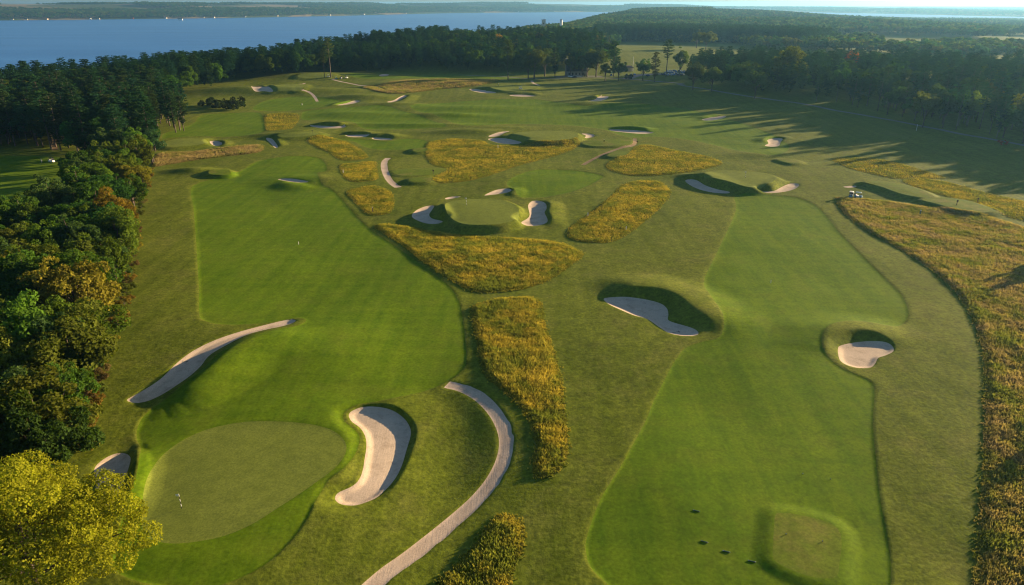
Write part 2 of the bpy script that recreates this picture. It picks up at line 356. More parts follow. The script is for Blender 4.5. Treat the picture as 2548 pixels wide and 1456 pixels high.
FESCUE = [  # outline, tuft height, tint (0 golden .. 1 brown), label
    ([(935, 565), (950, 557), (1000, 562), (1080, 575), (1180, 588), (1280, 592), (1370, 600), (1420, 612), (1450, 632), (1440, 645), (1410, 668), (1370, 695), (1310, 718), (1240, 728), (1190, 728), (1150, 715),
      (1100, 685), (1050, 650), (1000, 610), (960, 585)], .5, .35, 'broad triangle of tall golden grass below the raised green'),
    ([(1172, 775), (1180, 762), (1230, 745), (1290, 740), (1330, 742), (1350, 760), (1355, 800), (1380, 880), (1400, 960), (1408, 1040), (1413, 1110), (1405, 1150), (1375, 1185), (1330, 1188), (1325, 1150),
      (1330, 1100), (1320, 1060), (1290, 1010), (1240, 965), (1205, 930), (1190, 870), (1180, 820)], .55, .2, 'long tongue of tall golden grass beside the curving sand path'),
    ([(960, 1590), (1040, 1500), (1100, 1440), (1150, 1390), (1190, 1340), (1215, 1305), (1240, 1285), (1270, 1280), (1295, 1295), (1305, 1320), (1300, 1370), (1280, 1420), (1262, 1500), (1225, 1590), (1090, 1640)], .6, .2,
     'rounded patch of tall golden grass at the inside of the sand path bend'),
    ([(1410, 585), (1420, 565), (1470, 530), (1520, 490), (1550, 460), (1590, 450), (1640, 452), (1665, 470), (1665, 490), (1640, 520), (1600, 555), (1560, 585), (1520, 603), (1470, 604), (1425, 597)], .45, .3,
     'slanting capsule of tall golden grass beside the bone shaped bunker'),
    ([(1508, 410), (1530, 395), (1560, 388), (1575, 370), (1600, 360), (1640, 365), (1700, 378), (1770, 392), (1798, 405), (1780, 415), (1720, 428), (1650, 436), (1570, 437), (1520, 425)], .45, .4,
     'pointed patch of tall golden grass reaching toward the tree shadows'),
    ([(1060, 365), (1075, 352), (1130, 345), (1200, 350), (1225, 361), (1290, 362), (1370, 357), (1430, 352), (1442, 360), (1420, 375), (1370, 392), (1300, 410), (1240, 430), (1180, 448), (1100, 457), (1078, 452), (1080, 440),
      (1105, 430), (1110, 420), (1080, 412), (1062, 395)], .45, .35, 'largest patch of tall golden grass below the round green'),
    ([(765, 350), (780, 343), (815, 340), (860, 352), (895, 370), (915, 388), (905, 396), (870, 400), (840, 395), (820, 380), (785, 365)], .45, .2, 'teardrop of tall golden grass below the touching bunkers'),
    ([(845, 412), (870, 407), (930, 402), (938, 420), (940, 445), (910, 452), (880, 453), (855, 440)], .45, .2, 'squarish patch of tall golden grass beside the straight sand path'),
    ([(862, 480), (885, 468), (930, 462), (965, 472), (980, 490), (975, 525), (950, 535), (920, 535), (900, 520), (880, 500)], .4, .2, 'rounded thin patch of tall grass with a dark post'),
    ([(660, 288), (690, 282), (730, 282), (745, 290), (735, 312), (720, 322), (680, 325), (662, 322)], .4, .2, 'small square patch of tall golden grass on the far slope'),
    ([(378, 402), (400, 380), (480, 377), (560, 367), (640, 360), (658, 366), (640, 380), (560, 390), (480, 400), (420, 410), (385, 415)], .7, .95, 'brown strip of dry grass under the green against the wood'),
    ([(2080, 495), (2100, 492), (2200, 500), (2300, 515), (2400, 530), (2480, 545), (2560, 570), (2680, 610), (2720, 1000), (2720, 1660), (2400, 1660), (2415, 1500), (2425, 1400), (2435, 1300), (2445, 1150), (2450, 1000), (2448, 900), (2430, 820),
      (2380, 730), (2300, 660), (2220, 610), (2150, 570), (2100, 530)], .55, .75, 'wide field of tall brown and golden grass beyond the fairway bunker'),
    ([(900, 218), (960, 207), (1050, 199), (1150, 198), (1240, 201), (1200, 212), (1100, 222), (1020, 232), (970, 233), (930, 226)], .7, .8, 'brown rough hillside below the clubhouse trees'),
    (Z7([(1210, 350), (1300, 335), (1500, 340), (1700, 380), (1900, 440), (2000, 480), (1850, 480), (1640, 480), (1450, 440), (1320, 405)]), .35, .3, 'thin band of pale rough crossing the long tree shadows'),
    (Z7([(1700, 500), (1830, 480), (2000, 500), (2250, 570), (2560, 640), (2700, 690), (2700, 790), (2400, 740), (2200, 650), (1960, 595)]), .4, .25, 'pale rough strip behind the two long tees'),
]
PATHS = [  # centre line px, width m, kind
    ([(1112, 956), (1150, 965), (1190, 985), (1225, 1017), (1249, 1055), (1260, 1095), (1254, 1140), (1230, 1190), (1190, 1240), (1130, 1295), (1070, 1345), (1010, 1392), (960, 1428), (890, 1490), (780, 1590), (640, 1730)], 2.2, 'sand'),
    ([(966, 393), (957, 402), (956, 418), (964, 440), (975, 455), (991, 466)], 2.5, 'sand'),
    (ZU([(855, 170), (770, 210), (755, 235), (820, 250), (880, 257), (935, 295), (975, 352)]), 2.0, 'sand'),
    (ZU([(1120, 132), (1250, 165), (1400, 195), (1550, 205), (1640, 240), (1740, 268)]), 2.2, 'sand'),
    (ZP([(560, 440), (580, 465), (632, 488)]), 2.2, 'sand'),
    ([(1140, 186), (1240, 190), (1340, 196), (1420, 194), (1530, 195), (1640, 203), (1700, 209)] + ZR([(150, 590), (330, 620), (560, 660), (1000, 722), (1230, 768), (1600, 832), (1900, 890), (2120, 935), (2300, 965), (2700, 1040)]), 3.4, 'asphalt'),
    ([(1560, 196), (1575, 190), (1600, 186), (1660, 184), (1720, 186)], 10.0, 'asphalt'),
    ([(1380, 192), (1440, 189), (1500, 190)], 9.0, 'asphalt'),
    (Z6([(1840, 210), (1830, 260), (1720, 285), (1600, 330), (1500, 380), (1460, 405)]), 1.8, 'dirt'),
    (zc(0, 350, 2.647, [(400, 70), (385, 110), (400, 160)]), 2.5, 'dirt'),
]
BARE = Z7  # worn bare patches
BARE_PATCHES = [Z7([(1450, 625), (1520, 632), (1590, 640), (1620, 652), (1560, 648), (1480, 636)]), Z7([(1290, 536), (1370, 530), (1375, 540), (1320, 544)])]

def conv(pts, extra=0.0):
    return smooth_closed(ground_px(pts, extra))

S_SAND = [conv(b[0], -.2) for b in BUNKERS]
S_CREST = []
for b in BUNKERS:
    if b[1] is None:
        S_CREST.append(None); continue
    xy = ground_px([(p[0], p[1], p[2] * .68) for p in b[1]])
    hh = np.array([p[2] for p in b[1]]) * .68
    S_CREST.append(smooth_open(np.column_stack([xy, hh]), 4))
S_GREEN = [conv(p[0], p[1] * .75) for p in PADS]
S_TEE = [conv(t[0], t[1] * .75) for t in TEES]
S_FAIR = [conv(f) for f in FAIRWAYS]
S_FESC = [conv(f[0]) for f in FESCUE]
S_PATH = []
for pl, w, k in PATHS:
    c = smooth_open(ground_px(pl), 5)
    d = np.gradient(c, axis=0); d /= np.linalg.norm(d, axis=1)[:, None] + 1e-9
    n = np.stack([-d[:, 1], d[:, 0]], 1)
    wob = 1 + .16 * vnoise(np.arange(len(c)) * .7, np.zeros(len(c)), 11)
    S_PATH.append(np.vstack([c + n * (w / 2 * wob)[:, None], (c - n * (w / 2)) [::-1]]))
S_BARE = [conv(b) for b in BARE_PATCHES]

def height(P, full=True):
    P = np.asarray(P, float)
    z = base_height(P)
    near = np.where(P[:, 1] < 1000)[0]
    if not len(near):
        return z
    Q = P[near]
    add = np.zeros(len(Q))
    pad = np.zeros(len(Q))
    for S, (o, e, w, *_r) in list(zip(S_GREEN, PADS)) + list(zip(S_TEE, TEES)):
        e = e * .75
        d = sdf(Q, S, w + 1)
        pad = np.maximum(pad, e * (1 - sstep(d / w)) + np.where(d < 0, .12 * sstep(-d / 8), 0))
    cr = np.zeros(len(Q))
    for S, C, b in zip(S_SAND, S_CREST, BUNKERS):
        ds = sdf(Q, S, 22.0)
        if C is not None:
            wo = b[2]
            lo, hi = C[:, :2].min(0) - wo, C[:, :2].max(0) + wo
            k = np.where((Q[:, 0] > lo[0]) & (Q[:, 0] < hi[0]) & (Q[:, 1] > lo[1]) & (Q[:, 1] < hi[1]))[0]
            A, B = C[:-1], C[1:]
            dc, idx, tt, sd = seg_info(Q[k], A[:, :2], B[:, :2])
            sl = np.linalg.norm(B[:, :2] - A[:, :2], axis=1)
            arc_c = np.r_[0, np.cumsum(sl)] / sl.sum()
            gap_c = np.maximum(sdf(C[:, :2], S, 40.0), .1)
            wsum = np.zeros(len(k)); hc = np.zeros(len(k)); arc = np.zeros(len(k)); gap = np.zeros(len(k))
            for c_, a_c, g_c in zip(C, arc_c, gap_c):
                w_ = 1 / (((Q[k] - c_[:2]) ** 2).sum(1) + 7.0) ** 2.0
                wsum += w_; hc += w_ * c_[2]; arc += w_ * a_c; gap += w_ * g_c
            hc /= wsum; arc /= wsum; gap /= wsum
            arc_n = arc_c[idx] * (1 - tt) + arc_c[idx + 1] * tt
            arc = np.where(arc_n < .5, np.minimum(arc, arc_n), np.maximum(arc, arc_n))
            hc = hc * sstep((arc - .02) / .22) * sstep((.98 - arc) / .22)
            cen = S.mean(0)[None, :]
            votes = seg_info(S, A[:, :2], B[:, :2])[3]
            sgn = 1 if votes.sum() >= 0 else -1
            inn = (sd * sgn) > 0
            dsk = np.maximum(ds[k], 0)
            h_in = hc * sstep(dsk / (dsk + dc + 1e-6)) ** .8 * (1 - sstep((dc / (gap + .3) - 1.05) / .5))
            h_out = hc * (1 - sstep(dc / wo))
            cr[k] = np.maximum(cr[k], np.minimum(np.where(inn, np.minimum(h_in, h_out), h_out), 1.15 * dsk))
        # sand floor dished below the turf
        insd = ds < 0
        add -= np.where(insd, .28 * sstep(-ds / 1.1) + .10, 0) + np.where(~insd, .10 * (1 - sstep(ds / .25)), 0)
        # keep raised pads from flooding the sand
        pad *= np.where(insd, 0, sstep(ds / 3.0))
    add += np.maximum(pad, cr) + .35 * np.minimum(pad, cr)
    if full:
        wd = .45 + Q[:, 1] / 240.0
        for group_, step_ in ((S_FAIR, .14), (S_GREEN, .035), (S_PATH, .11)):
            low = np.zeros(len(Q))
            for S in group_:
                d = sdf(Q, S, 6.0)
                low = np.maximum(low, step_ * sstep(.5 - d / wd))
            add -= low
    z[near] += add
    return z

# ------------------------------------------------------------------ materials
def new_mat(name):
    m = bpy.data.materials.new(name)
    m.use_nodes = True
    nt = m.node_tree
    return m, nt, nt.nodes['Principled BSDF']

def N(nt, typ, **kw):
    n = nt.nodes.new(typ)
    for k, v in kw.items():
        setattr(n, k, v)
    return n

def noise(nt, vec, scale, detail=4, rough=.55):
    n = N(nt, 'ShaderNodeTexNoise')
    n.inputs['Scale'].default_value = scale
    n.inputs['Detail'].default_value = detail
    n.inputs['Roughness'].default_value = rough
    nt.links.new(vec, n.inputs['Vector'])
    return n.outputs['Fac']

def ramp(nt, fac, stops):
    r = N(nt, 'ShaderNodeValToRGB')
    e = r.color_ramp.elements
    e[0].position, e[0].color = stops[0][0], (*stops[0][1], 1)
    e[1].position, e[1].color = stops[-1][0], (*stops[-1][1], 1)
    for p, c in stops[1:-1]:
        x = e.new(p); x.color = (*c, 1)
    nt.links.new(fac, r.inputs[0])
    return r.outputs[0]

def mix(nt, fac, a, b, mode='MIX'):
    m = N(nt, 'ShaderNodeMix', data_type='RGBA', blend_type=mode)
    for s, v in ((m.inputs[0], fac), (m.inputs[6], a), (m.inputs[7], b)):
        if hasattr(v, 'is_linked'):
            nt.links.new(v, s)
        elif isinstance(v, tuple):
            s.default_value = (*v, 1) if len(v) == 3 else v
        else:
            s.default_value = v
    return m.outputs[2]

def mapped(nt, scale, rot=0.0):
    t = N(nt, 'ShaderNodeTexCoord')
    m = N(nt, 'ShaderNodeMapping')
    m.inputs['Scale'].default_value = scale
    m.inputs['Rotation'].default_value = (0, 0, rot)
    nt.links.new(t.outputs['Object'], m.inputs['Vector'])
    return m.outputs['Vector']

def bumped(nt, bsdf, fac, strength, dist):
    b = N(nt, 'ShaderNodeBump')
    b.inputs['Strength'].default_value = strength
    b.inputs['Distance'].default_value = dist
    nt.links.new(fac, b.inputs['Height'])
    nt.links.new(b.outputs[0], bsdf.inputs['Normal'])

def turf(name, dark, mid, light, stripe_rot=0.0, stripe=.25, bump_s=.5, patch=None, bump_d=.05, grain=2.2, mow=0.0):
    m, nt, b = new_mat(name)
    o = mapped(nt, (1, 1, 1))
    big = noise(nt, o, .035, 5, .6)
    fine = noise(nt, o, grain, 4, .7)
    midn = noise(nt, o, .45, 5, .75)
    st = noise(nt, mapped(nt, (.45, .012, .1), stripe_rot), 1.0, 3, .6)
    st2 = noise(nt, mapped(nt, (.012, .35, .1), stripe_rot), 1.0, 2, .6)
    c = ramp(nt, big, [(.3, dark), (.5, mid), (.72, light)])
    c = mix(nt, stripe, c, ramp(nt, st, [(.35, dark), (.65, light)]))
    c = mix(nt, stripe * .5, c, ramp(nt, st2, [(.35, dark), (.65, light)]))
    if mow:
        wv = N(nt, 'ShaderNodeTexWave', wave_type='BANDS', bands_direction='X')
        wv.inputs['Scale'].default_value = .055
        wv.inputs['Distortion'].default_value = 1.2
        wv.inputs['Detail'].default_value = 2
        wv.inputs['Detail Scale'].default_value = .4
        nt.links.new(mapped(nt, (1, 1, 1), stripe_rot), wv.inputs['Vector'])
        c = mix(nt, mow, c, ramp(nt, wv.outputs['Fac'], [(.4, dark), (.6, light)]))
    if patch:
        pz = noise(nt, o, .11, 6, .68)
        c = mix(nt, ramp(nt, pz, [(.5, (0, 0, 0)), (.72, (.75, .75, .75))]), c, patch)
    c = mix(nt, .6, c, ramp(nt, midn, [(.3, (.68, .71, .66)), (.7, (1.32, 1.28, 1.26))]), 'MULTIPLY')
    c = mix(nt, .6, c, ramp(nt, fine, [(.25, (.45, .45, .45)), (.75, (1.55, 1.55, 1.45))]), 'MULTIPLY')
    nt.links.new(c, b.inputs['Base Color'])
    b.inputs['Roughness'].default_value = .9
    b.inputs['Specular IOR Level'].default_value = .05
    bumped(nt, b, fine, bump_s, bump_d)
    return m

M = {}
M['fairway'] = turf('fairway_turf', (.064, .126, .003), (.096, .166, .004), (.142, .206, .008), .15, .5, .5, (.130, .170, .012), .05, 2.0, .11)
M['green'] = turf('green_turf', (.150, .185, .028), (.162, .196, .031), (.174, .206, .036), .9, .15, .12, None, .01, 3.5, .05)
M['tee'] = turf('tee_turf', (.095, .142, .010), (.115, .160, .012), (.14, .175, .018), .3, .2, .3, (.22, .18, .05), .03, 2.5, .06)
M['thatch'] = turf('long_grass_bed', (.11, .11, .012), (.18, .16, .018), (.26, .21, .03), .8, .2, 1.0, (.09, .12, .015), .2, 1.2)

def sand_mat(name, a, b_, rake=.4, specks=True):
    m, nt, b = new_mat(name)
    o = mapped(nt, (1, 1, 1))
    big = noise(nt, o, .22, 5, .6)
    fine = noise(nt, o, 6.0, 4, .7)
    damp = noise(nt, o, .45, 6, .75)
    c = ramp(nt, big, [(.3, a), (.7, b_)])
    c = mix(nt, .7, c, ramp(nt, damp, [(.32, (.66, .64, .62)), (.48, (1, 1, 1)), (.75, (1.1, 1.1, 1.1))]), 'MULTIPLY')
    c = mix(nt, .6, c, ramp(nt, fine, [(.3, (.66, .66, .66)), (.7, (1.25, 1.25, 1.25))]), 'MULTIPLY')
    nt.links.new(c, b.inputs['Base Color'])
    b.inputs['Roughness'].default_value = .95
    b.inputs['Specular IOR Level'].default_value = .1
    rk = noise(nt, mapped(nt, (5.0, .35, 1), .6), 1.0, 3, .6)
    bumped(nt, b, mix(nt, .6, fine, rk), rake, .09)
    return m
M['sand'] = sand_mat('bunker_sand', (.50, .39, .28), (.60, .47, .34))
M['path'] = sand_mat('path_sand', (.46, .35, .25), (.58, .45, .33), .5)
M['dirt'] = sand_mat('path_dirt', (.20, .14, .07), (.28, .20, .11), .6)
M['asphalt'] = sand_mat('road_asphalt', (.15, .14, .13), (.20, .19, .175), .3)
M['forest_floor'] = turf('forest_floor', (.03, .035, .012), (.05, .05, .018), (.08, .07, .03), 0, .1, .8, (.06, .045, .02), .15, 1.0)

def land_mat():
    """course rough close by, woodland and farmland further away"""
    m, nt, b = new_mat('open_land')
    o = mapped(nt, (1, 1, 1))
    big = noise(nt, o, .035, 5, .6)
    fine = noise(nt, o, 1.6, 4, .7)
    st = noise(nt, mapped(nt, (.3, .012, .1), .35), 1.0, 3, .6)
    pz = noise(nt, o, .11, 6, .68)
    near = ramp(nt, big, [(.3, (.086, .116, .007)), (.5, (.118, .147, .011)), (.72, (.155, .174, .022))])
    near = mix(nt, .42, near, ramp(nt, st, [(.35, (.080, .112, .007)), (.65, (.158, .182, .024))]))
    near = mix(nt, ramp(nt, pz, [(.5, (0, 0, 0)), (.76, (.5, .5, .5))]), near, (.18, .165, .045))
    midn = noise(nt, o, .4, 5, .78)
    near = mix(nt, .7, near, ramp(nt, midn, [(.3, (.50, .56, .46)), (.7, (1.46, 1.40, 1.34))]), 'MULTIPLY')
    near = mix(nt, .6, near, ramp(nt, fine, [(.25, (.42, .42, .42)), (.75, (1.55, 1.55, 1.4))]), 'MULTIPLY')
    vor = N(nt, 'ShaderNodeTexVoronoi')
    vor.inputs['Scale'].default_value = 1.0
    nt.links.new(mapped(nt, (.0016, .0028, 0), .25), vor.inputs['Vector'])
    sep = N(nt, 'ShaderNodeSeparateColor')
    nt.links.new(vor.outputs['Color'], sep.inputs[0])
    farm = ramp(nt, sep.outputs[0], [(.0, (.05, .065, .02)), (.55, (.08, .10, .03)), (.7, (.20, .15, .07)), (1, (.26, .19, .10))])
    geo = N(nt, 'ShaderNodeNewGeometry')
    sx = N(nt, 'ShaderNodeSeparateXYZ')
    nt.links.new(geo.outputs['Position'], sx.inputs[0])
    mr = N(nt, 'ShaderNodeMapRange')
    mr.inputs[1].default_value = 3300
    mr.inputs[2].default_value = 4300
    nt.links.new(sx.outputs[1], mr.inputs[0])
    c = mix(nt, mr.outputs[0], near, farm)
    nt.links.new(c, b.inputs['Base Color'])
    b.inputs['Roughness'].default_value = .92
    b.inputs['Specular IOR Level'].default_value = .05
    bumped(nt, b, fine, .7, .09)
    return m
M['land'] = land_mat()

def simple(name, col, rough=.6, metal=0.0, spec=.4):
    m, nt, b = new_mat(name)
    o = mapped(nt, (1, 1, 1))
    n = noise(nt, o, 9.0, 3, .6)
    c = mix(nt, .35, col, ramp(nt, n, [(.3, tuple(v * .7 for v in col)), (.7, tuple(min(1, v * 1.2) for v in col))]))
    nt.links.new(c, b.inputs['Base Color'])
    b.inputs['Roughness'].default_value = rough
    b.inputs['Metallic'].default_value = metal
    b.inputs['Specular IOR Level'].default_value = spec
    return m

def leaf_mat(name, trans=.35):
    """colour from the object, varied per tree and per leaf clump"""
    m = bpy.data.materials.new(name); m.use_nodes = True
    nt = m.node_tree
    nt.nodes.clear()
    out = N(nt, 'ShaderNodeOutputMaterial')
    oi = N(nt, 'ShaderNodeObjectInfo')
    at_ = N(nt, 'ShaderNodeAttribute', attribute_name='tint')
    hv = N(nt, 'ShaderNodeHueSaturation')
    mh = N(nt, 'ShaderNodeMapRange'); mh.inputs[3].default_value = .475; mh.inputs[4].default_value = .525
    nt.links.new(oi.outputs['Random'], mh.inputs[0]); nt.links.new(mh.outputs[0], hv.inputs['Hue'])
    mv = N(nt, 'ShaderNodeMapRange'); mv.inputs[3].default_value = .55; mv.inputs[4].default_value = 1.45
    nt.links.new(at_.outputs['Fac'], mv.inputs[0])
    mm = N(nt, 'ShaderNodeMath', operation='MULTIPLY_ADD'); mm.inputs[1].default_value = .5; mm.inputs[2].default_value = .75
    nt.links.new(oi.outputs['Random'], mm.inputs[0])
    mu = N(nt, 'ShaderNodeMath', operation='MULTIPLY')
    nt.links.new(mv.outputs[0], mu.inputs[0]); nt.links.new(mm.outputs[0], mu.inputs[1])
    nt.links.new(mu.outputs[0], hv.inputs['Value'])
    nt.links.new(oi.outputs['Color'], hv.inputs['Color'])
    d = N(nt, 'ShaderNodeBsdfDiffuse'); t = N(nt, 'ShaderNodeBsdfTranslucent')
    nt.links.new(hv.outputs[0], d.inputs[0])
    yl = mix(nt, 1.0, hv.outputs[0], (1.15, 1.25, .5), 'MULTIPLY')
    nt.links.new(yl, t.inputs[0])
    ms = N(nt, 'ShaderNodeMixShader'); ms.inputs[0].default_value = trans
    nt.links.new(d.outputs[0], ms.inputs[1]); nt.links.new(t.outputs[0], ms.inputs[2])
    nt.links.new(ms.outputs[0], out.inputs['Surface'])
    return m
M['leaf'] = leaf_mat('leaf_foliage', .42)
M['needle'] = leaf_mat('needle_foliage', .28)

def bark_mat():
    m, nt, b = new_mat('bark')
    n = noise(nt, mapped(nt, (3, 3, .6)), 1.5, 5, .7)
    nt.links.new(ramp(nt, n, [(.3, (.045, .034, .026)), (.7, (.13, .095, .07))]), b.inputs['Base Color'])
    b.inputs['Roughness'].default_value = .95
    bumped(nt, b, n, .8, .05)
    return m
M['bark'] = bark_mat()
M['dead_bark'] = simple('weathered_branches', (.30, .26, .22), .9)

def tuft_mat():
    """golden, green and brown stems; colour follows patches of the field"""
    m = bpy.data.materials.new('tall_grass_stems'); m.use_nodes = True
    nt = m.node_tree
    nt.nodes.clear()
    out = N(nt, 'ShaderNodeOutputMaterial')
    oi = N(nt, 'ShaderNodeObjectInfo')
    sc_ = N(nt, 'ShaderNodeVectorMath', operation='SCALE'); sc_.inputs['Scale'].default_value = 1.0
    nt.links.new(oi.outputs['Location'], sc_.inputs[0])
    n1 = noise(nt, sc_.outputs[0], .13, 5, .75)
    n2 = noise(nt, sc_.outputs[0], .9, 4, .8)
    bt = N(nt, 'ShaderNodeAttribute', attribute_type='INSTANCER', attribute_name='brown')
    gold = ramp(nt, n2, [(.30, (.22, .195, .022)), (.5, (.44, .365, .040)), (.66, (.66, .52, .075))])
    green = ramp(nt, n2, [(.3, (.13, .17, .018)), (.7, (.28, .31, .04))])
    brown = ramp(nt, n2, [(.3, (.22, .175, .07)), (.7, (.40, .315, .14))])
    gf = ramp(nt, n1, [(.42, (1, 1, 1)), (.60, (0, 0, 0))])
    c = mix(nt, gf, gold, green)
    ad = N(nt, 'ShaderNodeMath', operation='ADD')
    nt.links.new(n1, ad.inputs[0]); nt.links.new(bt.outputs['Fac'], ad.inputs[1])
    bf = ramp(nt, ad.outputs[0], [(.78, (0, 0, 0)), (1.0, (.9, .9, .9))])
    c = mix(nt, bf, c, brown)
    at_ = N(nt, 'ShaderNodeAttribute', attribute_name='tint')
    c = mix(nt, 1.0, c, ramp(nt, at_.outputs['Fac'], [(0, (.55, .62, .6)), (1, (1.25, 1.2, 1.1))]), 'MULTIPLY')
    d = N(nt, 'ShaderNodeBsdfDiffuse'); t = N(nt, 'ShaderNodeBsdfTranslucent')
    nt.links.new(c, d.inputs[0]); nt.links.new(c, t.inputs[0])
    ms = N(nt, 'ShaderNodeMixShader'); ms.inputs[0].default_value = .4
    nt.links.new(d.outputs[0], ms.inputs[1]); nt.links.new(t.outputs[0], ms.inputs[2])
    nt.links.new(ms.outputs[0], out.inputs['Surface'])
    return m
M['tuft'] = tuft_mat()

# ------------------------------------------------------------------ object helpers
def mesh_np(name, V, F, mat, smooth=True):
    me = bpy.data.meshes.new(name)
    V = np.ascontiguousarray(V, np.float32); F = np.ascontiguousarray(F, np.int32)
    k = F.shape[1]
    me.vertices.add(len(V)); me.vertices.foreach_set('co', V.ravel())
    me.loops.add(F.size); me.loops.foreach_set('vertex_index', F.ravel())
    me.polygons.add(len(F)); me.polygons.foreach_set('loop_start', np.arange(0, F.size, k, dtype=np.int32))
    me.polygons.foreach_set('use_smooth', np.full(len(F), smooth))
    me.update(calc_edges=True)
    if mat:
        me.materials.append(mat)
    return me

def put(name, me, parent=None, loc=(0, 0, 0), rz=0.0, s=None):
    o = bpy.data.objects.new(name, me)
    o.location = loc
    o.rotation_euler = (0, 0, rz)
    if s is not None:
        o.scale = (s, s, s) if not hasattr(s, '__len__') else s
    COL.objects.link(o)
    if parent is not None:
        o.parent = parent
    return o

def tag(o, label=None, cat=None, group=None, kind=None):
    for k, v in (('label', label), ('category', cat), ('group', group), ('kind', kind)):
        if v:
            o[k] = v
    return o

# ------------------------------------------------------------------ terrain: one fan-shaped sheet, its nodes drawn onto the feature outlines
q = 1 + 1 / 290.0
rows = [24.0]
while rows[-1] < 720:
    rows.append(rows[-1] * q)
while rows[-1] < 2500:
    rows.append(rows[-1] * 1.018)
while rows[-1] < 26000:
    rows.append(rows[-1] * 1.03)
rows = np.array(rows)
NC = 800
us = np.linspace(-1.12, 1.12, NC)
NR = len(rows)
X = us[None, :] * (rows[:, None] + 18)
Y = np.repeat(rows[:, None], NC, 1)
P = np.stack([X.ravel(), Y.ravel()], 1)
cell = np.maximum(P[:, 1] / 290.0, 2.24 / (NC - 1) * (P[:, 1] + 18))
nearv = np.where(P[:, 1] < 740)[0]
feats = [('sand', i, s) for i, s in enumerate(S_SAND)] + [('green', i, s) for i, s in enumerate(S_GREEN)] + [('tee', i, s) for i, s in enumerate(S_TEE)] + \
        [('bare', i, s) for i, s in enumerate(S_BARE)] + [('path', i, s) for i, s in enumerate(S_PATH)] + [('fesc', i, s) for i, s in enumerate(S_FESC)] + [('fair', i, s) for i, s in enumerate(S_FAIR)]
Q = P[nearv].copy()
cq = cell[nearv]
best = np.full(len(Q), 1e9); owner = np.full(len(Q), -1)
dmove = np.zeros_like(Q)
for fi, (k, i, S) in enumerate(feats):
    lo, hi = S.min(0) - 4, S.max(0) + 4
    kk = np.where((Q[:, 0] > lo[0]) & (Q[:, 0] < hi[0]) & (Q[:, 1] > lo[1]) & (Q[:, 1] < hi[1]))[0]
    if not len(kk):
        continue
    A, B = S, np.roll(S, -1, 0)
    d, idx, tt, _ = seg_info(Q[kk], A, B)
    m = (d < .62 * cq[kk]) & (d < best[kk])
    near_pt = A[idx] * (1 - tt[:, None]) + B[idx] * tt[:, None]
    sel = kk[m]
    best[sel] = d[m]; owner[sel] = fi
    dmove[sel] = near_pt[m] - Q[sel]
Q += dmove
P[nearv] = Q
own_all = np.full(len(P), -1); own_all[nearv] = owner
P0 = np.stack([X.ravel(), Y.ravel()], 1)
a = (np.arange(NR - 1)[:, None] * NC + np.arange(NC - 1)[None, :]).ravel()
qa, qb, qc, qd = a, a + 1, a + NC + 1, a + NC
def area2(i, j, k_):
    return (P[j, 0] - P[i, 0]) * (P[k_, 1] - P[i, 1]) - (P[j, 1] - P[i, 1]) * (P[k_, 0] - P[i, 0])
quad = np.stack([qa, qb, qc, qd], 1)
for _ in range(6):
    c2 = (cell[qa] ** 2) * .04
    bad = np.zeros(len(a), bool)
    for tri in ((0, 1, 2), (0, 2, 3), (0, 1, 3), (1, 2, 3)):
        bad |= area2(quad[:, tri[0]], quad[:, tri[1]], quad[:, tri[2]]) < c2
    if not bad.any():
        break
    qv = quad[bad]
    mv = np.linalg.norm(P[qv] - P0[qv], axis=2)
    w = qv[np.arange(len(qv)), mv.argmax(1)]
    P[w] = P0[w]; own_all[w] = -1
ZZ = height(P)
V3 = np.column_stack([P, ZZ])
alt = (own_all[qb] >= 0) & (own_all[qb] == own_all[qd]) & ~((own_all[qa] >= 0) & (own_all[qa] == own_all[qc]))
T1 = np.where(alt[:, None], np.stack([qa, qb, qd], 1), np.stack([qa, qb, qc], 1))
T2 = np.where(alt[:, None], np.stack([qb, qc, qd], 1), np.stack([qa, qc, qd], 1))
TRI = np.empty((2 * len(a), 3), np.int64)
TRI[0::2], TRI[1::2] = T1, T2
cen = P[TRI].mean(1)
cls = np.full(len(TRI), -1)
todo = np.where(cen[:, 1] < 740)[0]
for fi, (k, i, S) in reversed(list(enumerate(feats))):
    lo, hi = S.min(0), S.max(0)
    C = cen[todo]
    kk = todo[(C[:, 0] > lo[0]) & (C[:, 0] < hi[0]) & (C[:, 1] > lo[1]) & (C[:, 1] < hi[1])]
    if len(kk):
        cls[kk[inside(cen[kk], S)]] = fi

def submesh(name, tri, mat):
    u, inv = np.unique(tri.ravel(), return_inverse=True)
    return mesh_np(name, V3[u], inv.reshape(-1, 3), mat)

ground = tag(put('ground', submesh('ground', TRI[cls < 0], M['land'])), 'rough grass and open land of the golf course reaching to the horizon', kind='structure')
FESC_OBJ = {}
for fi, (k, i, S) in enumerate(feats):
    t = TRI[cls == fi]
    if not len(t):
        continue
    if k == 'sand':
        tag(put('sand_bunker', submesh('sand_bunker', t, M['sand'])), BUNKERS[i][3], 'bunker')
    elif k == 'green':
        tag(put('putting_green', submesh('putting_green', t, M['green'])), PADS[i][4], 'green')
    elif k == 'tee':
        tag(put('tee_box', submesh('tee_box', t, M['tee'])), TEES[i][3], 'tee')
    elif k == 'bare':
        put('bare_ground', submesh('bare_ground', t, M['path']))['kind'] = 'structure'
    elif k == 'path':
        kind = PATHS[i][2]
        o = put('road' if kind == 'asphalt' else 'path', submesh('path', t, M['asphalt' if kind == 'asphalt' else 'dirt' if kind == 'dirt' else 'path']))
        o['kind'] = 'structure'
    elif k == 'fesc':
        FESC_OBJ[i] = tag(put('tall_grass', submesh('tall_grass', t, M['thatch'])), FESCUE[i][3], 'tall grass', 'patches of tall grass', 'stuff')
    else:
        put('fairway', submesh('fairway', t, M['fairway']))['kind'] = 'structure'

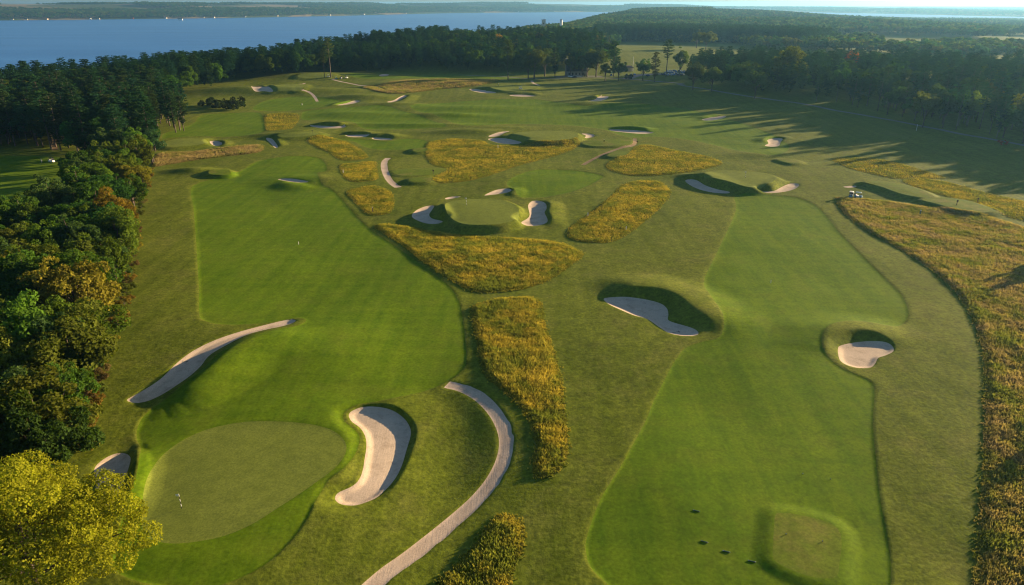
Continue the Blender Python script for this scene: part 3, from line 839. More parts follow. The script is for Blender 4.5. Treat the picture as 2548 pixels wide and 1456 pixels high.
# ------------------------------------------------------------------ lakes
def water_mat():
    m, nt, b = new_mat('lake_water')
    wst = noise(nt, mapped(nt, (.0016, .011, .1), .5), 1.0, 6, .7)
    nt.links.new(ramp(nt, wst, [(.35, (.018, .125, .37)), (.5, (.026, .16, .44)), (.68, (.05, .21, .50))]), b.inputs['Base Color'])  # blue of the reflected sky put into the base colour, varied in streaks
    b.inputs['Roughness'].default_value = .3
    b.inputs['Specular IOR Level'].default_value = .35
    b.inputs['IOR'].default_value = 1.333
    w1 = noise(nt, mapped(nt, (.05, .02, .1), .4), 1.0, 6, .65)
    w2 = noise(nt, mapped(nt, (.5, .22, 1), .4), 1.0, 5, .6)
    bumped(nt, b, mix(nt, .5, w1, w2), .9, 1.6)
    return m
M['water'] = water_mat()
for nm, L in (('lake', LAKE_MAIN), ('lake', LAKE_EAST), ('lake', LAKE_FAR)):
    c = L.mean(0)
    LL = smooth_closed(L, 3)
    # grow slightly so that the sheet runs under the shore
    LL = LL + (LL - c) / np.linalg.norm(LL - c, axis=1)[:, None] * 12
    me = bpy.data.meshes.new('lake')
    me.from_pydata([(p[0], p[1], LAKE_Z) for p in LL], [], [list(range(len(LL)))])
    me.materials.append(M['water'])
    put('lake', me)['kind'] = 'structure'

# ------------------------------------------------------------------ plant builders
def tube(pts, rad, k=6):
    """tapered tube along a polyline -> V, F(quads)"""
    pts = np.asarray(pts, float); n = len(pts)
    d = np.gradient(pts, axis=0); d /= np.linalg.norm(d, axis=1)[:, None] + 1e-9
    up = np.array([0.31, 0.21, 0.93])
    s = np.cross(d, up); s /= np.linalg.norm(s, axis=1)[:, None] + 1e-9
    t = np.cross(d, s)
    an = np.arange(k) * 2 * math.pi / k
    V = (pts[:, None, :] + np.asarray(rad)[:, None, None] * (np.cos(an)[None, :, None] * s[:, None, :] + np.sin(an)[None, :, None] * t[:, None, :])).reshape(-1, 3)
    F = [(i * k + j, i * k + (j + 1) % k, (i + 1) * k + (j + 1) % k, (i + 1) * k + j) for i in range(n - 1) for j in range(k)]
    return V, np.array(F)

def join(parts):
    V, F, o = [], [], 0
    for v, f in parts:
        V.append(v); F.append(f + o); o += len(v)
    return np.vstack(V), np.vstack(F)

def cards(C, Nn, size, g, aspect=1.0, long_dir=None):
    """leaf-sized diamonds at C facing Nn"""
    n = len(C)
    Nn = Nn / (np.linalg.norm(Nn, axis=1)[:, None] + 1e-9)
    r = g.normal(size=(n, 3)) if long_dir is None else long_dir
    u = r - (r * Nn).sum(1)[:, None] * Nn
    u /= np.linalg.norm(u, axis=1)[:, None] + 1e-9
    v = np.cross(Nn, u)
    su = (size * .5)[:, None]; sv = su * aspect
    bend = Nn * su * .25
    V = np.stack([C + u * su - bend, C + v * sv, C - u * su - bend, C - v * sv], 1).reshape(-1, 3)
    F = np.arange(4 * n).reshape(n, 4)
    return V, F

def crown_mesh(name, V, F, tint, mat):
    me = mesh_np(name, V, F, mat, smooth=False)
    a_ = me.attributes.new('tint', 'FLOAT', 'FACE')
    a_.data.foreach_set('value', np.ascontiguousarray(tint, np.float32))
    return me

def broadleaf(seed, H=15.0, Rr=5.2, n_clump=46, n_card=9000, size=.5, low=.22, flat=.8):
    g = np.random.default_rng(seed)
    cz = H * (low + (1 - low) * .5); rz = H * (1 - low) * .5
    # clump centres over the crown's body
    cc, cr = [], []
    lean = g.normal(0, .25, 2)
    lob = g.uniform(0, 6.28, 3)
    while len(cc) < n_clump:
        d = g.normal(size=3); d /= np.linalg.norm(d)
        if d[2] < -.55:
            continue
        az = math.atan2(d[1], d[0])
        rr = g.uniform(.45, .92) * (1 + .18 * math.sin(2 * az + lob[0]) + .14 * math.sin(3 * az + lob[1] + 2 * d[2]) + .08 * math.sin(5 * az + lob[2]))
        rr *= 1 - .12 * (d[2] > .5) * g.random()
        c = np.array([d[0] * Rr * rr + lean[0] * d[2], d[1] * Rr * rr + lean[1] * d[2], cz + d[2] * rz * rr])
        cc.append(c); cr.append(g.uniform(.16, .34) * Rr * min(1.0, (46 / n_clump) ** .33))
    cc = np.array(cc); cr = np.array(cr)
    per = np.maximum((cr ** 2 / (cr ** 2).sum() * n_card).astype(int), 20)
    Cs, Ns, Ts = [], [], []
    mid = np.array([0, 0, cz])
    for c, r, k in zip(cc, cr, per):
        d = g.normal(size=(k, 3)); d /= np.linalg.norm(d, axis=1)[:, None]
        out = (c - mid) / (np.linalg.norm(c - mid) + 1e-6)
        keep = (d @ out) > -.45
        d = d[keep]
        rad = r * g.uniform(.55, 1.08, len(d)) ** .6
        p = c + d * rad[:, None] * np.array([1, 1, flat])
        nn = d * .75 + g.normal(0, .55, d.shape) + np.array([0, 0, .25])
        Cs.append(p); Ns.append(nn)
        Ts.append(np.clip(g.uniform(.25, .75) + g.normal(0, .14, len(d)), 0, 1))
    C = np.vstack(Cs); Nn = np.vstack(Ns); T = np.concatenate(Ts)
    V, F = cards(C, Nn, size * g.uniform(.6, 1.3, len(C)), g, .75)
    crown = crown_mesh('crown', V, F, T, M['leaf'])
    parts = [tube([(0, 0, -.6), (0, 0, H * .12), (lean[0] * .3, lean[1] * .3, H * .35), (lean[0], lean[1], H * .75)], [H * .026, H * .02, H * .015, H * .004], 7)]
    for c in cc[g.permutation(len(cc))[:12]]:
        z0 = H * g.uniform(.16, .42)
        parts.append(tube([(0, 0, z0), (c[0] * .5, c[1] * .5, z0 + (c[2] - z0) * .6), tuple(c)], [H * .011, H * .007, H * .002], 5))
    V, F = join(parts)
    return crown, mesh_np('trunk', V, F, M['bark'])

def pine(seed, H=22.0, Rr=3.8, bare=.22, whorls=24, per=7, n_sp=36, size=.70):
    g = np.random.default_rng(seed)
    Cs, Ns, Ts, D = [], [], [], []
    parts = [tube([(0, 0, -.6), (g.normal(0, .1), g.normal(0, .1), H * .4), (g.normal(0, .15), g.normal(0, .15), H * .75), (0, 0, H * .985)], [H * .014, H * .011, H * .007, H * .0015], 6)]
    for w in range(whorls):
        f = w / (whorls - 1)
        z0 = H * (bare + (1 - bare) * f * .97)
        prof = (math.sin(math.pi * min(1, .18 + .82 * (1 - f))) ** .7) * (1 - .35 * f) + .06
        for b in range(per):
            az = g.uniform(0, 2 * math.pi)
            L = Rr * prof * g.uniform(.55, 1.2)
            if g.random() < .12:
                continue
            d = np.array([math.cos(az), math.sin(az), g.uniform(.02, .35)])
            end = np.array([0, 0, z0]) + d * L
            if L > 1.5 and g.random() < .5:
                parts.append(tube([(0, 0, z0), tuple(np.array([0, 0, z0]) + d * L * .5), tuple(end)], [H * .003, H * .002, H * .001], 4))
            k = max(6, int(n_sp * (.35 + .65 * L / Rr)))
            t = g.uniform(.25, 1.05, k) ** .75
            sp = .34 * L * (1.15 - t)[:, None] + .18
            p = np.array([0, 0, z0]) + d * (L * t)[:, None] + g.normal(size=(k, 3)) * np.array([1, 1, .3]) * sp * .7
            Cs.append(p)
            Ns.append(np.array([0, 0, .7]) + d * .35 + g.normal(0, .55, (k, 3)))
            D.append(np.tile(d, (k, 1)) + g.normal(0, .5, (k, 3)))
            Ts.append(np.clip(g.uniform(.3, .7) + g.normal(0, .12, k), 0, 1))
    C = np.vstack(Cs); Nn = np.vstack(Ns); T = np.concatenate(Ts); D = np.vstack(D)
    V, F = cards(C, Nn, size * g.uniform(.7, 1.4, len(C)), g, .42, D)
    V2, F2 = join(parts)
    return crown_mesh('crown', V, F, T, M['needle']), mesh_np('trunk', V2, F2, M['bark'])

def dead_branches(seed, H=11.0):
    g = np.random.default_rng(seed)
    parts = []
    def grow(p, d, L, r, lev):
        d = d / np.linalg.norm(d)
        m = p + d * L * .5 + g.normal(0, .05 * L, 3)
        e = p + d * L + g.normal(0, .08 * L, 3)
        parts.append(tube([p, m, e], [r, r * .8, r * .5], 4 if lev else 6))
        if lev < 5:
            for _ in range(3 if lev < 4 else 4):
                nd = d + g.normal(0, .55, 3) + np.array([0, 0, .12])
                grow(m + (e - m) * g.uniform(.1, 1), nd, L * g.uniform(.5, .72), r * .55, lev + 1)
    grow(np.array([0, 0, -.3]), np.array([0, 0, 1.0]), H * .42, .24, 0)
    return mesh_np('branches', *join(parts), M['dead_bark'])

BL = [broadleaf(11), broadleaf(12, 16, 5.8, 52, 10000), broadleaf(13, 13, 5.0, 40, 8500), broadleaf(14, 17, 4.8, 48, 9500, low=.16), broadleaf(15, 14, 6.2, 56, 10500)]
BL_H = [15, 16, 13, 17, 14]
PN = [pine(21), pine(22, 24, 4.2, .30), pine(23, 20, 3.4, .12, 20), pine(24, 25, 4.6, .48, 14, 7, 34), pine(25, 22, 4.4, .2, 24)]
PN_H = [22, 24, 20, 25, 22]
BLfar = [broadleaf(31, 15, 6.0, 18, 620, 1.7), broadleaf(32, 16, 6.6, 20, 680, 1.8)]
PNfar = [pine(33, 22, 4.4, .12, 11, 5, 11, 1.7), pine(34, 24, 4.8, .2, 11, 5, 12, 1.8)]

# ------------------------------------------------------------------ woods: where trees stand
def gp(pts, extra=0.0):
    return ground_px(pts, extra)
WOOD_A = gp([(198, 1170), (215, 985), (278, 800), (310, 705), (328, 605), (350, 485), (372, 425), (300, 425), (200, 480), (130, 550), (40, 620), (-160, 690), (-160, 1330), (150, 1330)])
_wb = gp([(386, 412), (392, 350), (468, 326), (482, 308), (452, 284), (430, 258), (478, 226), (620, 199), (740, 185), (860, 180), (940, 182)])
WOOD_B = np.vstack([_wb, [(-60, 950), (-150, 1180), (-230, 1180), (-305, 960), (-385, 800), (-475, 610), (-580, 470), (-640, 380), (-420, 250), (-290, 250)], gp([(-60, 372), (60, 368), (170, 378), (220, 420), (300, 420)])])
GLADE = gp([(-400, 390), (-120, 392), (40, 384), (150, 388), (182, 408), (165, 445), (90, 478), (40, 525), (-20, 565), (-200, 600), (-600, 600)])
_wc = gp([(940, 178), (1000, 176), (1120, 178), (1200, 181), (1320, 180), (1400, 174), (1480, 176), (1530, 172), (1500, 138), (1480, 118)])
WOOD_C = np.vstack([_wc, gp([(1560, 104), (1700, 106)]), [(500, 1400), (560, 2300), (1300, 4700), (800, 4900), (480, 3700), (190, 2500), (0, 1950), (-140, 1520), (-180, 1240), (-90, 950)]])
MEADOW = gp([(1470, 114), (1600, 108), (1745, 112), (1780, 130), (1760, 160), (1660, 172), (1560, 172), (1520, 150)])
WOOD_D = gp([(1700, 203), (1765, 213), (1850, 230), (1960, 248), (2080, 260), (2200, 284), (2330, 316), (2420, 338), (2548, 372), (2760, 430), (2900, 260), (2560, 196), (2300, 186), (2130, 178), (1960, 168), (1780, 172), (1720, 185)])
FIELDS = [gp([(2105, 150), (2200, 150), (2215, 175), (2110, 178)]), gp([(2230, 156), (2500, 150), (2540, 162), (2260, 168)])]

def scatter(poly, step, jitter=.42, g=rng):
    lo, hi = poly.min(0), poly.max(0)
    nx, ny = int((hi[0] - lo[0]) / step) + 1, int((hi[1] - lo[1]) / step) + 1
    gx, gy = np.meshgrid(np.arange(nx), np.arange(ny))
    p = np.stack([lo[0] + (gx.ravel() + .5 * (gy.ravel() % 2)) * step, lo[1] + gy.ravel() * step], 1)
    p += g.uniform(-jitter, jitter, p.shape) * step
    return p[inside(p, poly)]

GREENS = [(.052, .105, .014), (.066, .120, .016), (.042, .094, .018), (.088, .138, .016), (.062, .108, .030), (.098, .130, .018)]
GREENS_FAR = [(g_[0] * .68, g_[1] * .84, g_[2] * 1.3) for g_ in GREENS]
PINES = [(.024, .064, .024), (.030, .072, .026), (.020, .056, .028), (.040, .074, .026)]
trees = []   # x, y, kind, proto, scale, colour, stand

def add_wood(pts, pine_frac, hb, hp, stand, seed, warm=.06):
    g = np.random.default_rng(seed)
    patch = vnoise(pts[:, 0] / 60, pts[:, 1] / 60, seed)
    for (x, y), pn_ in zip(pts, patch):
        if g.random() < np.clip(pine_frac + .55 * pn_, 0, 1) and pine_frac > 0:
            i = int(g.integers(len(PN)))
            trees.append((x, y, 'pine', i, g.uniform(*hp) / PN_H[i], PINES[int(g.integers(4))], stand))
        else:
            i = int(g.integers(len(BL)))
            c = GREENS[int(g.integers(6))]
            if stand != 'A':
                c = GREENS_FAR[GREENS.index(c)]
            r = g.random()
            if r < warm * .5:
                c = (.21, .19, .025)
            elif r < warm:
                c = (.17, .175, .022)
            trees.append((x, y, 'leaf', i, g.uniform(*hb) / BL_H[i], c, stand))

pa = scatter(WOOD_A, 6.3)
pa = pa[~inside(pa, GLADE)]
pa = pa[(pa[:, 1] < 190) | (rng.random(len(pa)) < .7)]
add_wood(pa, 0.0, (11.5, 17.5), (16, 20), 'A', 101, .06)
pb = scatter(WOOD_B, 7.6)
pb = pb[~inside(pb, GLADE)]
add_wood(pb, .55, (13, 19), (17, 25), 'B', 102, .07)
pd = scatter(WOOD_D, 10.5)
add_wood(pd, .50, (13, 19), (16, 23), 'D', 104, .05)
pc = scatter(WOOD_C[np.r_[0:len(WOOD_C)]], 10.0)
pc = pc[~inside(pc, MEADOW)]
pcn = pc[pc[:, 1] < 1050]; pcf = pc[pc[:, 1] >= 1050]
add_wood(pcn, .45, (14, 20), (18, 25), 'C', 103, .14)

# single trees of their own
def lone(px, py, kind, i, h, col, label, z=0.0, s_wide=1.0):
    if z:
        x, y = at(px, py, z)
    else:
        x, y = ground_px([(px, py)])[0]
    trees.append((float(x), float(y), kind, i, h / (PN_H if kind == 'pine' else BL_H)[i], col, ('one', label)))
for px, py, kind, i, h, col, label in [
    (ZP([(325, 430)])[0] + ('pine', 0, 31.7, (0.070, 0.105, 0.026), 'tall thin conifer standing alone beside the sandy path junction')),
    (ZP([(585, 420)])[0] + ('leaf', 1, 25.6, (0.093, 0.123, 0.026), 'broad full oak between the thin conifer and the clubhouse')),
    (ZP([(525, 418)])[0] + ('leaf', 3, 22.0, (0.085, 0.116, 0.026), 'slimmer oak leaning on the broad oak before the clubhouse')),
    (ZP([(690, 398)])[0] + ('leaf', 0, 23.2, (0.078, 0.116, 0.024), 'round tree right beside the dark spruce at the clubhouse')),
    (ZP([(790, 402)])[0] + ('pine', 2, 24.4, (0.034, 0.070, 0.022), 'dark dense spruce beside the clubhouse chimney')),
    (ZP([(945, 403)])[0] + ('leaf', 3, 19.5, (.09, .12, .024), 'leafy tree hiding one end of the clubhouse wall')),
    (ZP([(1062, 404)])[0] + ('leaf', 2, 17.1, (.08, .11, .024), 'low tree before the middle of the clubhouse')),
    (ZP([(1110, 402)])[0] + ('leaf', 1, 22.0, (.095, .125, .024), 'domed tree at the parking end of the clubhouse')),
    (ZP([(1200, 400)])[0] + ('leaf', 4, 24.4, (0.085, 0.123, 0.024), 'wide tree on the parking side of the clubhouse')),
    (ZP([(1375, 398)])[0] + ('pine', 4, 29.3, (0.037, 0.077, 0.022), 'tall dark pine rising behind the small roadside trees')),
    (ZP([(1290, 442)])[0] + ('leaf', 3, 15.9, (0.116, 0.131, 0.022), 'small yellowish tree on the verge of the road')),
    (ZP([(1423, 442)])[0] + ('leaf', 2, 16.5, (0.070, 0.105, 0.022), 'small dark round tree on the verge of the road')),
    (ZP([(1665, 437)])[0] + ('leaf', 0, 17.1, (0.059, 0.096, 0.019), 'compact dark tree before the car park')),
    (ZP([(1780, 452)])[0] + ('pine', 2, 23.2, (0.085, 0.105, 0.026), 'pointed brownish conifer before the car park')),
    (ZP([(1895, 405)])[0] + ('pine', 3, 30.5, (0.040, 0.079, 0.022), 'tall bare stemmed pine over the parked cars')),
    (ZP([(2030, 395)])[0] + ('leaf', 3, 24.4, (0.093, 0.123, 0.030), 'open airy tree with forked stem over the parked cars')),
    (ZU([(1110, 124)])[0] + ('pine', 3, 30.5, (0.078, 0.096, 0.026), 'taller of two lone pines with bare trunks on the hill')),
    (ZU([(1048, 130)])[0] + ('pine', 3, 23.2, (0.070, 0.096, 0.026), 'shorter of two lone pines with bare trunks on the hill')),
    (ZR([(265, 335)])[0] + ('leaf', 3, 24.4, (0.109, 0.131, 0.036), 'slim tree of the pair standing in the far meadow')),
    (ZR([(330, 352)])[0] + ('leaf', 4, 23.2, (0.116, 0.140, 0.036), 'wide tree of the pair standing in the far meadow')),
    (ZR([(870, 620)])[0] + ('leaf', 1, 31.7, (0.109, 0.131, 0.024), 'tall rounded leafy tree at the edge of the shaded wood')),
    (ZR([(2150, 880)])[0] + ('leaf', 0, 18.3, (0.155, 0.210, 0.036), 'pale green leafy tree at the road under the shaded wood')),
    (ZR([(1840, 890)])[0] + ('leaf', 4, 18.3, (0.124, 0.158, 0.036), 'grey green spreading tree beside the road bend')),
    (ZR([(370, 640)])[0] + ('leaf', 1, 18.3, (0.093, 0.131, 0.036), 'grey green bushy tree where the road enters the wood')),
    (ZR([(240, 625)])[0] + ('leaf', 0, 19.5, (0.054, 0.088, 0.024), 'dark domed tree where the road enters the wood')),
    (ZR([(670, 690)])[0] + ('leaf', 4, 18.3, (0.078, 0.108, 0.024), 'low spreading dark tree on the road edge of the wood')),
]:
    lone(px, py, kind, i, h, col, label)
for px, py, z, i, h, col, label in [
    (2121, 146, 17, 0, 21, (.30, .09, .02), 'bright orange autumn tree poking out of the shaded wood'),
    (1240, 118, 14, 0, 20, (.26, .13, .025), 'orange autumn tree in the wood behind the course'),
    (1285, 125, 14, 3, 20, (.20, .16, .03), 'yellow autumn tree beside the orange tree behind the course'),
    (1345, 112, 14, 1, 20, (.17, .13, .035), 'rounded ochre tree in the wood behind the course'),
    (1445, 108, 14, 4, 19, (.16, .14, .035), 'pale yellow tree at the crest of the wood behind the clubhouse'),
    (1490, 118, 14, 3, 20, (.21, .18, .035), 'lemon yellow tree at the meadow corner'),
    (2448, 222, 14, 1, 19, (.13, .13, .03), 'sunlit yellow green tree on the end of the shaded wood'),
    (955, 150, 9, 0, 16, (.16, .13, .03), 'yellow tinged tree at the foot of the dark pines'),
]:
    lone(px, py, 'leaf', i, h, col, label, z)

# big golden tree and other marked trees of the near wood
def own_tree(name, px, py, z, meshes, col, label, s=1.0, rz=0.0, cat='tree'):
    x, y = at(px, py, z)
    zz = height(np.array([[x, y]]))[0]
    root = put(name, None, loc=(x, y, zz), rz=rz, s=s)
    root.empty_display_size = .5
    if meshes[0] is not None:
        cr_ = put('crown', meshes[0], root); cr_.color = (*col, 1)
    put('trunk' if meshes[0] is not None else 'branches', meshes[1], root)
    return tag(root, label, cat)
own_tree('golden_tree', 55, 1345, 8.5, broadleaf(51, 18.5, 10.0, 260, 105000, .28, .02, .8), (.215, .205, .014), 'large golden yellow tree overhanging the small bunker')
own_tree('golden_tree', 275, 535, 9, broadleaf(52, 15.5, 6.6, 64, 17000, .45), (.22, .18, .02), 'yellow gold tree in the wood at the edge of the long fairway')
own_tree('golden_tree', 318, 448, 8, broadleaf(53, 14, 5.6, 54, 12000, .45), (.17, .16, .02), 'yellow green tree behind the gold one at the fairway edge')
own_tree('dead_tree', 118, 640, 9, (None, dead_branches(61, 13)), None, 'bare grey dead tree rising from the near wood')
own_tree('dead_tree', 80, 860, 7, (None, dead_branches(62, 12.5)), None, 'bare pale branches among dark foliage opposite the curving bunker', rz=1.0)
keep_clear = [at(55, 1345, 8.5), at(275, 535, 9), at(318, 448, 8), at(118, 640, 9), at(80, 860, 7)]
clear_r = [11, 5, 4.5, 4, 4]

# trees just beyond the frame on the sunny side: their long shadows cross the rough
for k, (x, y, h, i) in enumerate([(116, 108, 10.5, 0), (126, 118, 10, 4), (150, 172, 9, 2), (112, 84, 9.5, 3), (122, 92, 9, 1)]):
    trees.append((x, y, 'leaf', i, h / BL_H[i], GREENS[k % 6], 'E'))

TR = []
xs = np.array([[t[0], t[1]] for t in trees])
zs = height(xs)
for t, z in zip(trees, zs):
    if not isinstance(t[6], tuple) and any((t[0] - c[0]) ** 2 + (t[1] - c[1]) ** 2 < r * r for c, r in zip(keep_clear, clear_r)):
        continue
    u, v, dep = project(t[0], t[1], z + 10)
    if dep < 5:
        continue
    seen = -90 < u < PW + 90 and v < PH + 260
    TR.append((dep, seen, t, z))
def _w(px, py, z=0.0):
    x_, y_ = at(px, py, z)
    return float(x_), float(y_)
PLACES = {'A': [(_w(240, 1080), 'by the small shaded bunker'), (_w(215, 950), 'opposite the low end of the curving bunker'), (_w(270, 800), 'opposite the high end of the curving bunker'), (_w(130, 640), 'around the bare grey dead tree'),
                (_w(60, 860), 'around the bare pale branches'), (_w(300, 620), 'below the yellow gold tree'), (_w(330, 520), 'behind the yellow gold tree'), (_w(100, 560), 'on the rim of the shadow striped glade'),
                (_w(360, 440), 'near the brown strip of dry grass')],
          'B': [(_w(200, 400), 'at the corner of the shadow striped glade'), (_w(40, 372), 'at the head of the shadow striped glade'), (_w(385, 370), 'beside the green against the wood'), (_w(470, 318), 'in the clump jutting onto the fairway'),
                (_w(440, 262), 'above the thicket of dark bushes'), (_w(600, 205), 'beside the hilltop green'), (_w(780, 182), 'behind the two lone pines'), (_w(920, 180), 'behind the tiny far bunker'), ((-330, 420), 'deep between the glade and the lake'),
                ((-300, 560), 'deep in the lakeside wood'), ((-420, 520), 'on the lake bank'), ((-270, 760), 'on the lake bank behind the hilltop green')],
          'C': [(_w(1000, 178), 'behind the tiny far bunker'), (_w(1150, 178), 'behind the brown hillside'), (_w(1300, 180), 'behind the tall thin conifer'), (_w(1430, 174), 'behind the clubhouse'), (_w(1520, 165), 'at the corner of the far meadow'), ((0, 1000), 'deep in the peninsula wood')],
          'D': [(_w(1740, 205), 'next to the car park'), (_w(1860, 225), 'where the road enters the shade'), (_w(1980, 245), 'by the gap of bare trunks'), (_w(2100, 262), 'on the middle of the shaded road'), (_w(2250, 290), 'by the tall pale pole'),
                (_w(2400, 330), 'beside the pale green roadside tree'), (_w(2540, 370), 'by the small red shrub'), (_w(2120, 190), 'around the bright orange tree'), (_w(2300, 200), 'on the field side of the shaded belt'), (_w(1900, 180), 'on the field side near the car park')]}
WHERE = {'A': 'in the near wood', 'B': 'in the lakeside wood', 'C': 'in the clubhouse wood', 'D': 'in the roadside belt'}
GROUPS = {'A': 'trees of the near wood', 'B': 'trees of the lakeside wood', 'C': 'trees behind the clubhouse', 'D': 'trees of the roadside belt', 'E': 'trees beside the tall grass field'}
TONES = {c: n for c, n in zip(GREENS, ('mid green', 'grass green', 'deep green', 'yellow green', 'grey green', 'olive'))}
TONES.update({c: n for c, n in zip(GREENS_FAR, ('mid green', 'grass green', 'deep green', 'yellow green', 'grey green', 'olive'))})
TONES.update({c: n for c, n in zip(PINES, ('dark', 'green', 'blackish', 'olive'))})

def tree_label(t):
    x, y, kind, i, s_, col, stand = t
    h = s_ * (PN_H if kind == 'pine' else BL_H)[i]
    lo, hi = {('A', 'leaf'): (13.5, 15.5), ('C', 'leaf'): (16, 18), ('C', 'pine'): (20.5, 23)}.get((stand, kind), (15, 17) if kind == 'leaf' else (19, 22))
    size = 'short' if h < lo else 'tall' if h > hi else 'middling'
    what = (['slim', 'slim', 'full', 'bare stemmed', 'bushy'] if kind == 'pine' else ['round', 'domed', 'low', 'upright', 'spreading'])[i]
    if stand == 'E':
        return '%s tree outside the tall grass field casting its long shadow over it' % what
    place = min(PLACES[stand], key=lambda p: (p[0][0] - x) ** 2 + (p[0][1] - y) ** 2)[1]
    tone = TONES.get(col, 'yellowing')
    return '%s %s %s %s %s' % (size, what, tone, 'pine' if kind == 'pine' else 'tree', place)

def plant_tree(t, z):
    x, y, kind, i, s, col, stand = t
    g = np.random.default_rng(int(abs(x * 131 + y * 17)))
    root = put('pine_tree' if kind == 'pine' else 'broadleaf_tree', None, loc=(x, y, z), rz=g.uniform(0, 6.28), s=(s * g.uniform(.82, 1.18), s * g.uniform(.82, 1.18), s))
    cm, tm = (PN if kind == 'pine' else BL)[i]
    c = put('crown', cm, root); c.color = (*col, 1)
    put('trunk', tm, root)
    if isinstance(stand, tuple):
        tag(root, stand[1], 'tree')
    else:
        tag(root, tree_label(t), 'tree', GROUPS[stand])
    return root

rest = {'leaf': [], 'pine': []}
count = {'leaf': 0, 'pine': 0}
for dep, seen, t, z in sorted(TR, key=lambda r: (not isinstance(r[2][6], tuple), r[0])):
    k = t[2]
    if isinstance(t[6], tuple) or t[6] == 'E' or (seen and count[k] < (270 if k == 'leaf' else 255)):
        if seen and t[6] != 'E':
            count[k] += 1
        plant_tree(t, z)
    elif -500 < project(t[0], t[1], z)[0] < PW + 900:
        rest[k].append((t[0], t[1], z, t[4] * ((PN_H if k == 'pine' else BL_H)[t[3]]) / 15.0, t[5]))

# ------------------------------------------------------------------ woodland too far or too dense to count
def instancer(name, pts, src_mesh, src_mat_col, label=None, attrs=None, kind='stuff', parent=None, cat=None, group=None):
    """pts: x, y, z, rotation, scale -> copies of one mesh spread by geometry nodes"""
    pts = np.asarray(pts, np.float32)
    me = bpy.data.meshes.new(name)
    me.vertices.add(len(pts)); me.vertices.foreach_set('co', np.ascontiguousarray(pts[:, :3]).ravel())
    r = np.zeros((len(pts), 3), np.float32); r[:, 2] = pts[:, 3]
    a1 = me.attributes.new('rot', 'FLOAT_VECTOR', 'POINT'); a1.data.foreach_set('vector', r.ravel())
    a2 = me.attributes.new('scl', 'FLOAT', 'POINT'); a2.data.foreach_set('value', np.ascontiguousarray(pts[:, 4]))
    for k, v in (attrs or {}).items():
        a3 = me.attributes.new(k, 'FLOAT', 'POINT'); a3.data.foreach_set('value', np.ascontiguousarray(v, np.float32))
    o = put(name, me, parent)
    src = bpy.data.objects.new(name + '_source', src_mesh)
    nt = bpy.data.node_groups.new(name, 'GeometryNodeTree')
    nt.interface.new_socket('Geometry', in_out='INPUT', socket_type='NodeSocketGeometry')
    nt.interface.new_socket('Geometry', in_out='OUTPUT', socket_type='NodeSocketGeometry')
    gi = nt.nodes.new('NodeGroupInput'); go = nt.nodes.new('NodeGroupOutput')
    ip = nt.nodes.new('GeometryNodeInstanceOnPoints')
    ob = nt.nodes.new('GeometryNodeObjectInfo'); ob.inputs['Object'].default_value = src
    mp = nt.nodes.new('GeometryNodeMeshToPoints')
    nr = nt.nodes.new('GeometryNodeInputNamedAttribute'); nr.data_type = 'FLOAT_VECTOR'; nr.inputs[0].default_value = 'rot'
    ns = nt.nodes.new('GeometryNodeInputNamedAttribute'); ns.data_type = 'FLOAT'; ns.inputs[0].default_value = 'scl'
    er = nt.nodes.new('FunctionNodeEulerToRotation')
    nt.links.new(gi.outputs[0], mp.inputs['Mesh'])
    nt.links.new(mp.outputs[0], ip.inputs['Points'])
    nt.links.new(ob.outputs['Geometry'], ip.inputs['Instance'])
    nt.links.new(nr.outputs[0], er.inputs[0]); nt.links.new(er.outputs[0], ip.inputs['Rotation'])
    nt.links.new(ns.outputs[0], ip.inputs['Scale'])
    nt.links.new(ip.outputs[0], go.inputs[0])
    md = o.modifiers.new('spread', 'NODES'); md.node_group = nt
    o.color = (*src_mat_col, 1)
    return tag(o, label, cat, group, kind)

def wood_stuff(name, P_, h_lo, h_hi, pine_frac, label, cols_b, cols_p, seed, extra=None):
    g = np.random.default_rng(seed)
    z = base_height(P_)
    ok = z > LAKE_Z + .6
    P_, z = P_[ok], z[ok]
    u, v, dep = project(P_[:, 0], P_[:, 1], z + 10)
    ok = (u > -250) & (u < PW + 500)
    P_, z = P_[ok], z[ok]
    patch = vnoise(P_[:, 0] / 180, P_[:, 1] / 180, seed)
    isp = g.random(len(P_)) < np.clip(pine_frac + .8 * patch, 0, 1) * (pine_frac > 0)
    hh = g.uniform(h_lo, h_hi, len(P_))
    for pine_, protos, cols in ((False, BLfar, cols_b), (True, PNfar, cols_p)):
        kk = np.where(isp == pine_)[0]
        if not len(kk):
            continue
        pick = g.integers(len(cols), size=len(kk))
        for ci, col in enumerate(cols):
            k = kk[pick == ci]
            if not len(k):
                continue
            base_h = 22.5 if pine_ else 15.5
            instancer(name, np.column_stack([P_[k], z[k] - .5, g.uniform(0, 6.28, len(k)), hh[k] / base_h]), protos[ci % 2][0], col, label)

if len(rest['leaf']) + len(rest['pine']):
    for kd, protos, bh in (('leaf', BL, 1), ('pine', PN, 1)):
        L = rest[kd]
        for j in range(3):
            sub = L[j::3]
            if not sub:
                continue
            hgt = (BL_H if kd == 'leaf' else PN_H)[j + 1]
            instancer('woodland', [(a_[0], a_[1], a_[2], (a_[0] * 7.1) % 6.28, a_[3] * 15.0 / hgt) for a_ in sub], protos[j + 1][0],
                      (GREENS if kd == 'leaf' else PINES)[j], 'dense wood of mixed trees behind the nearer trees')
CB = [(.055, .105, .024), (.075, .120, .026), (.110, .130, .028), (.045, .095, .026)]
CP = [(.024, .064, .026), (.032, .072, .028)]
wood_stuff('woodland', pcf[pcf[:, 1] < 5200], 14, 21, .25, 'wooded peninsula along the lake', CB, CP, 201)
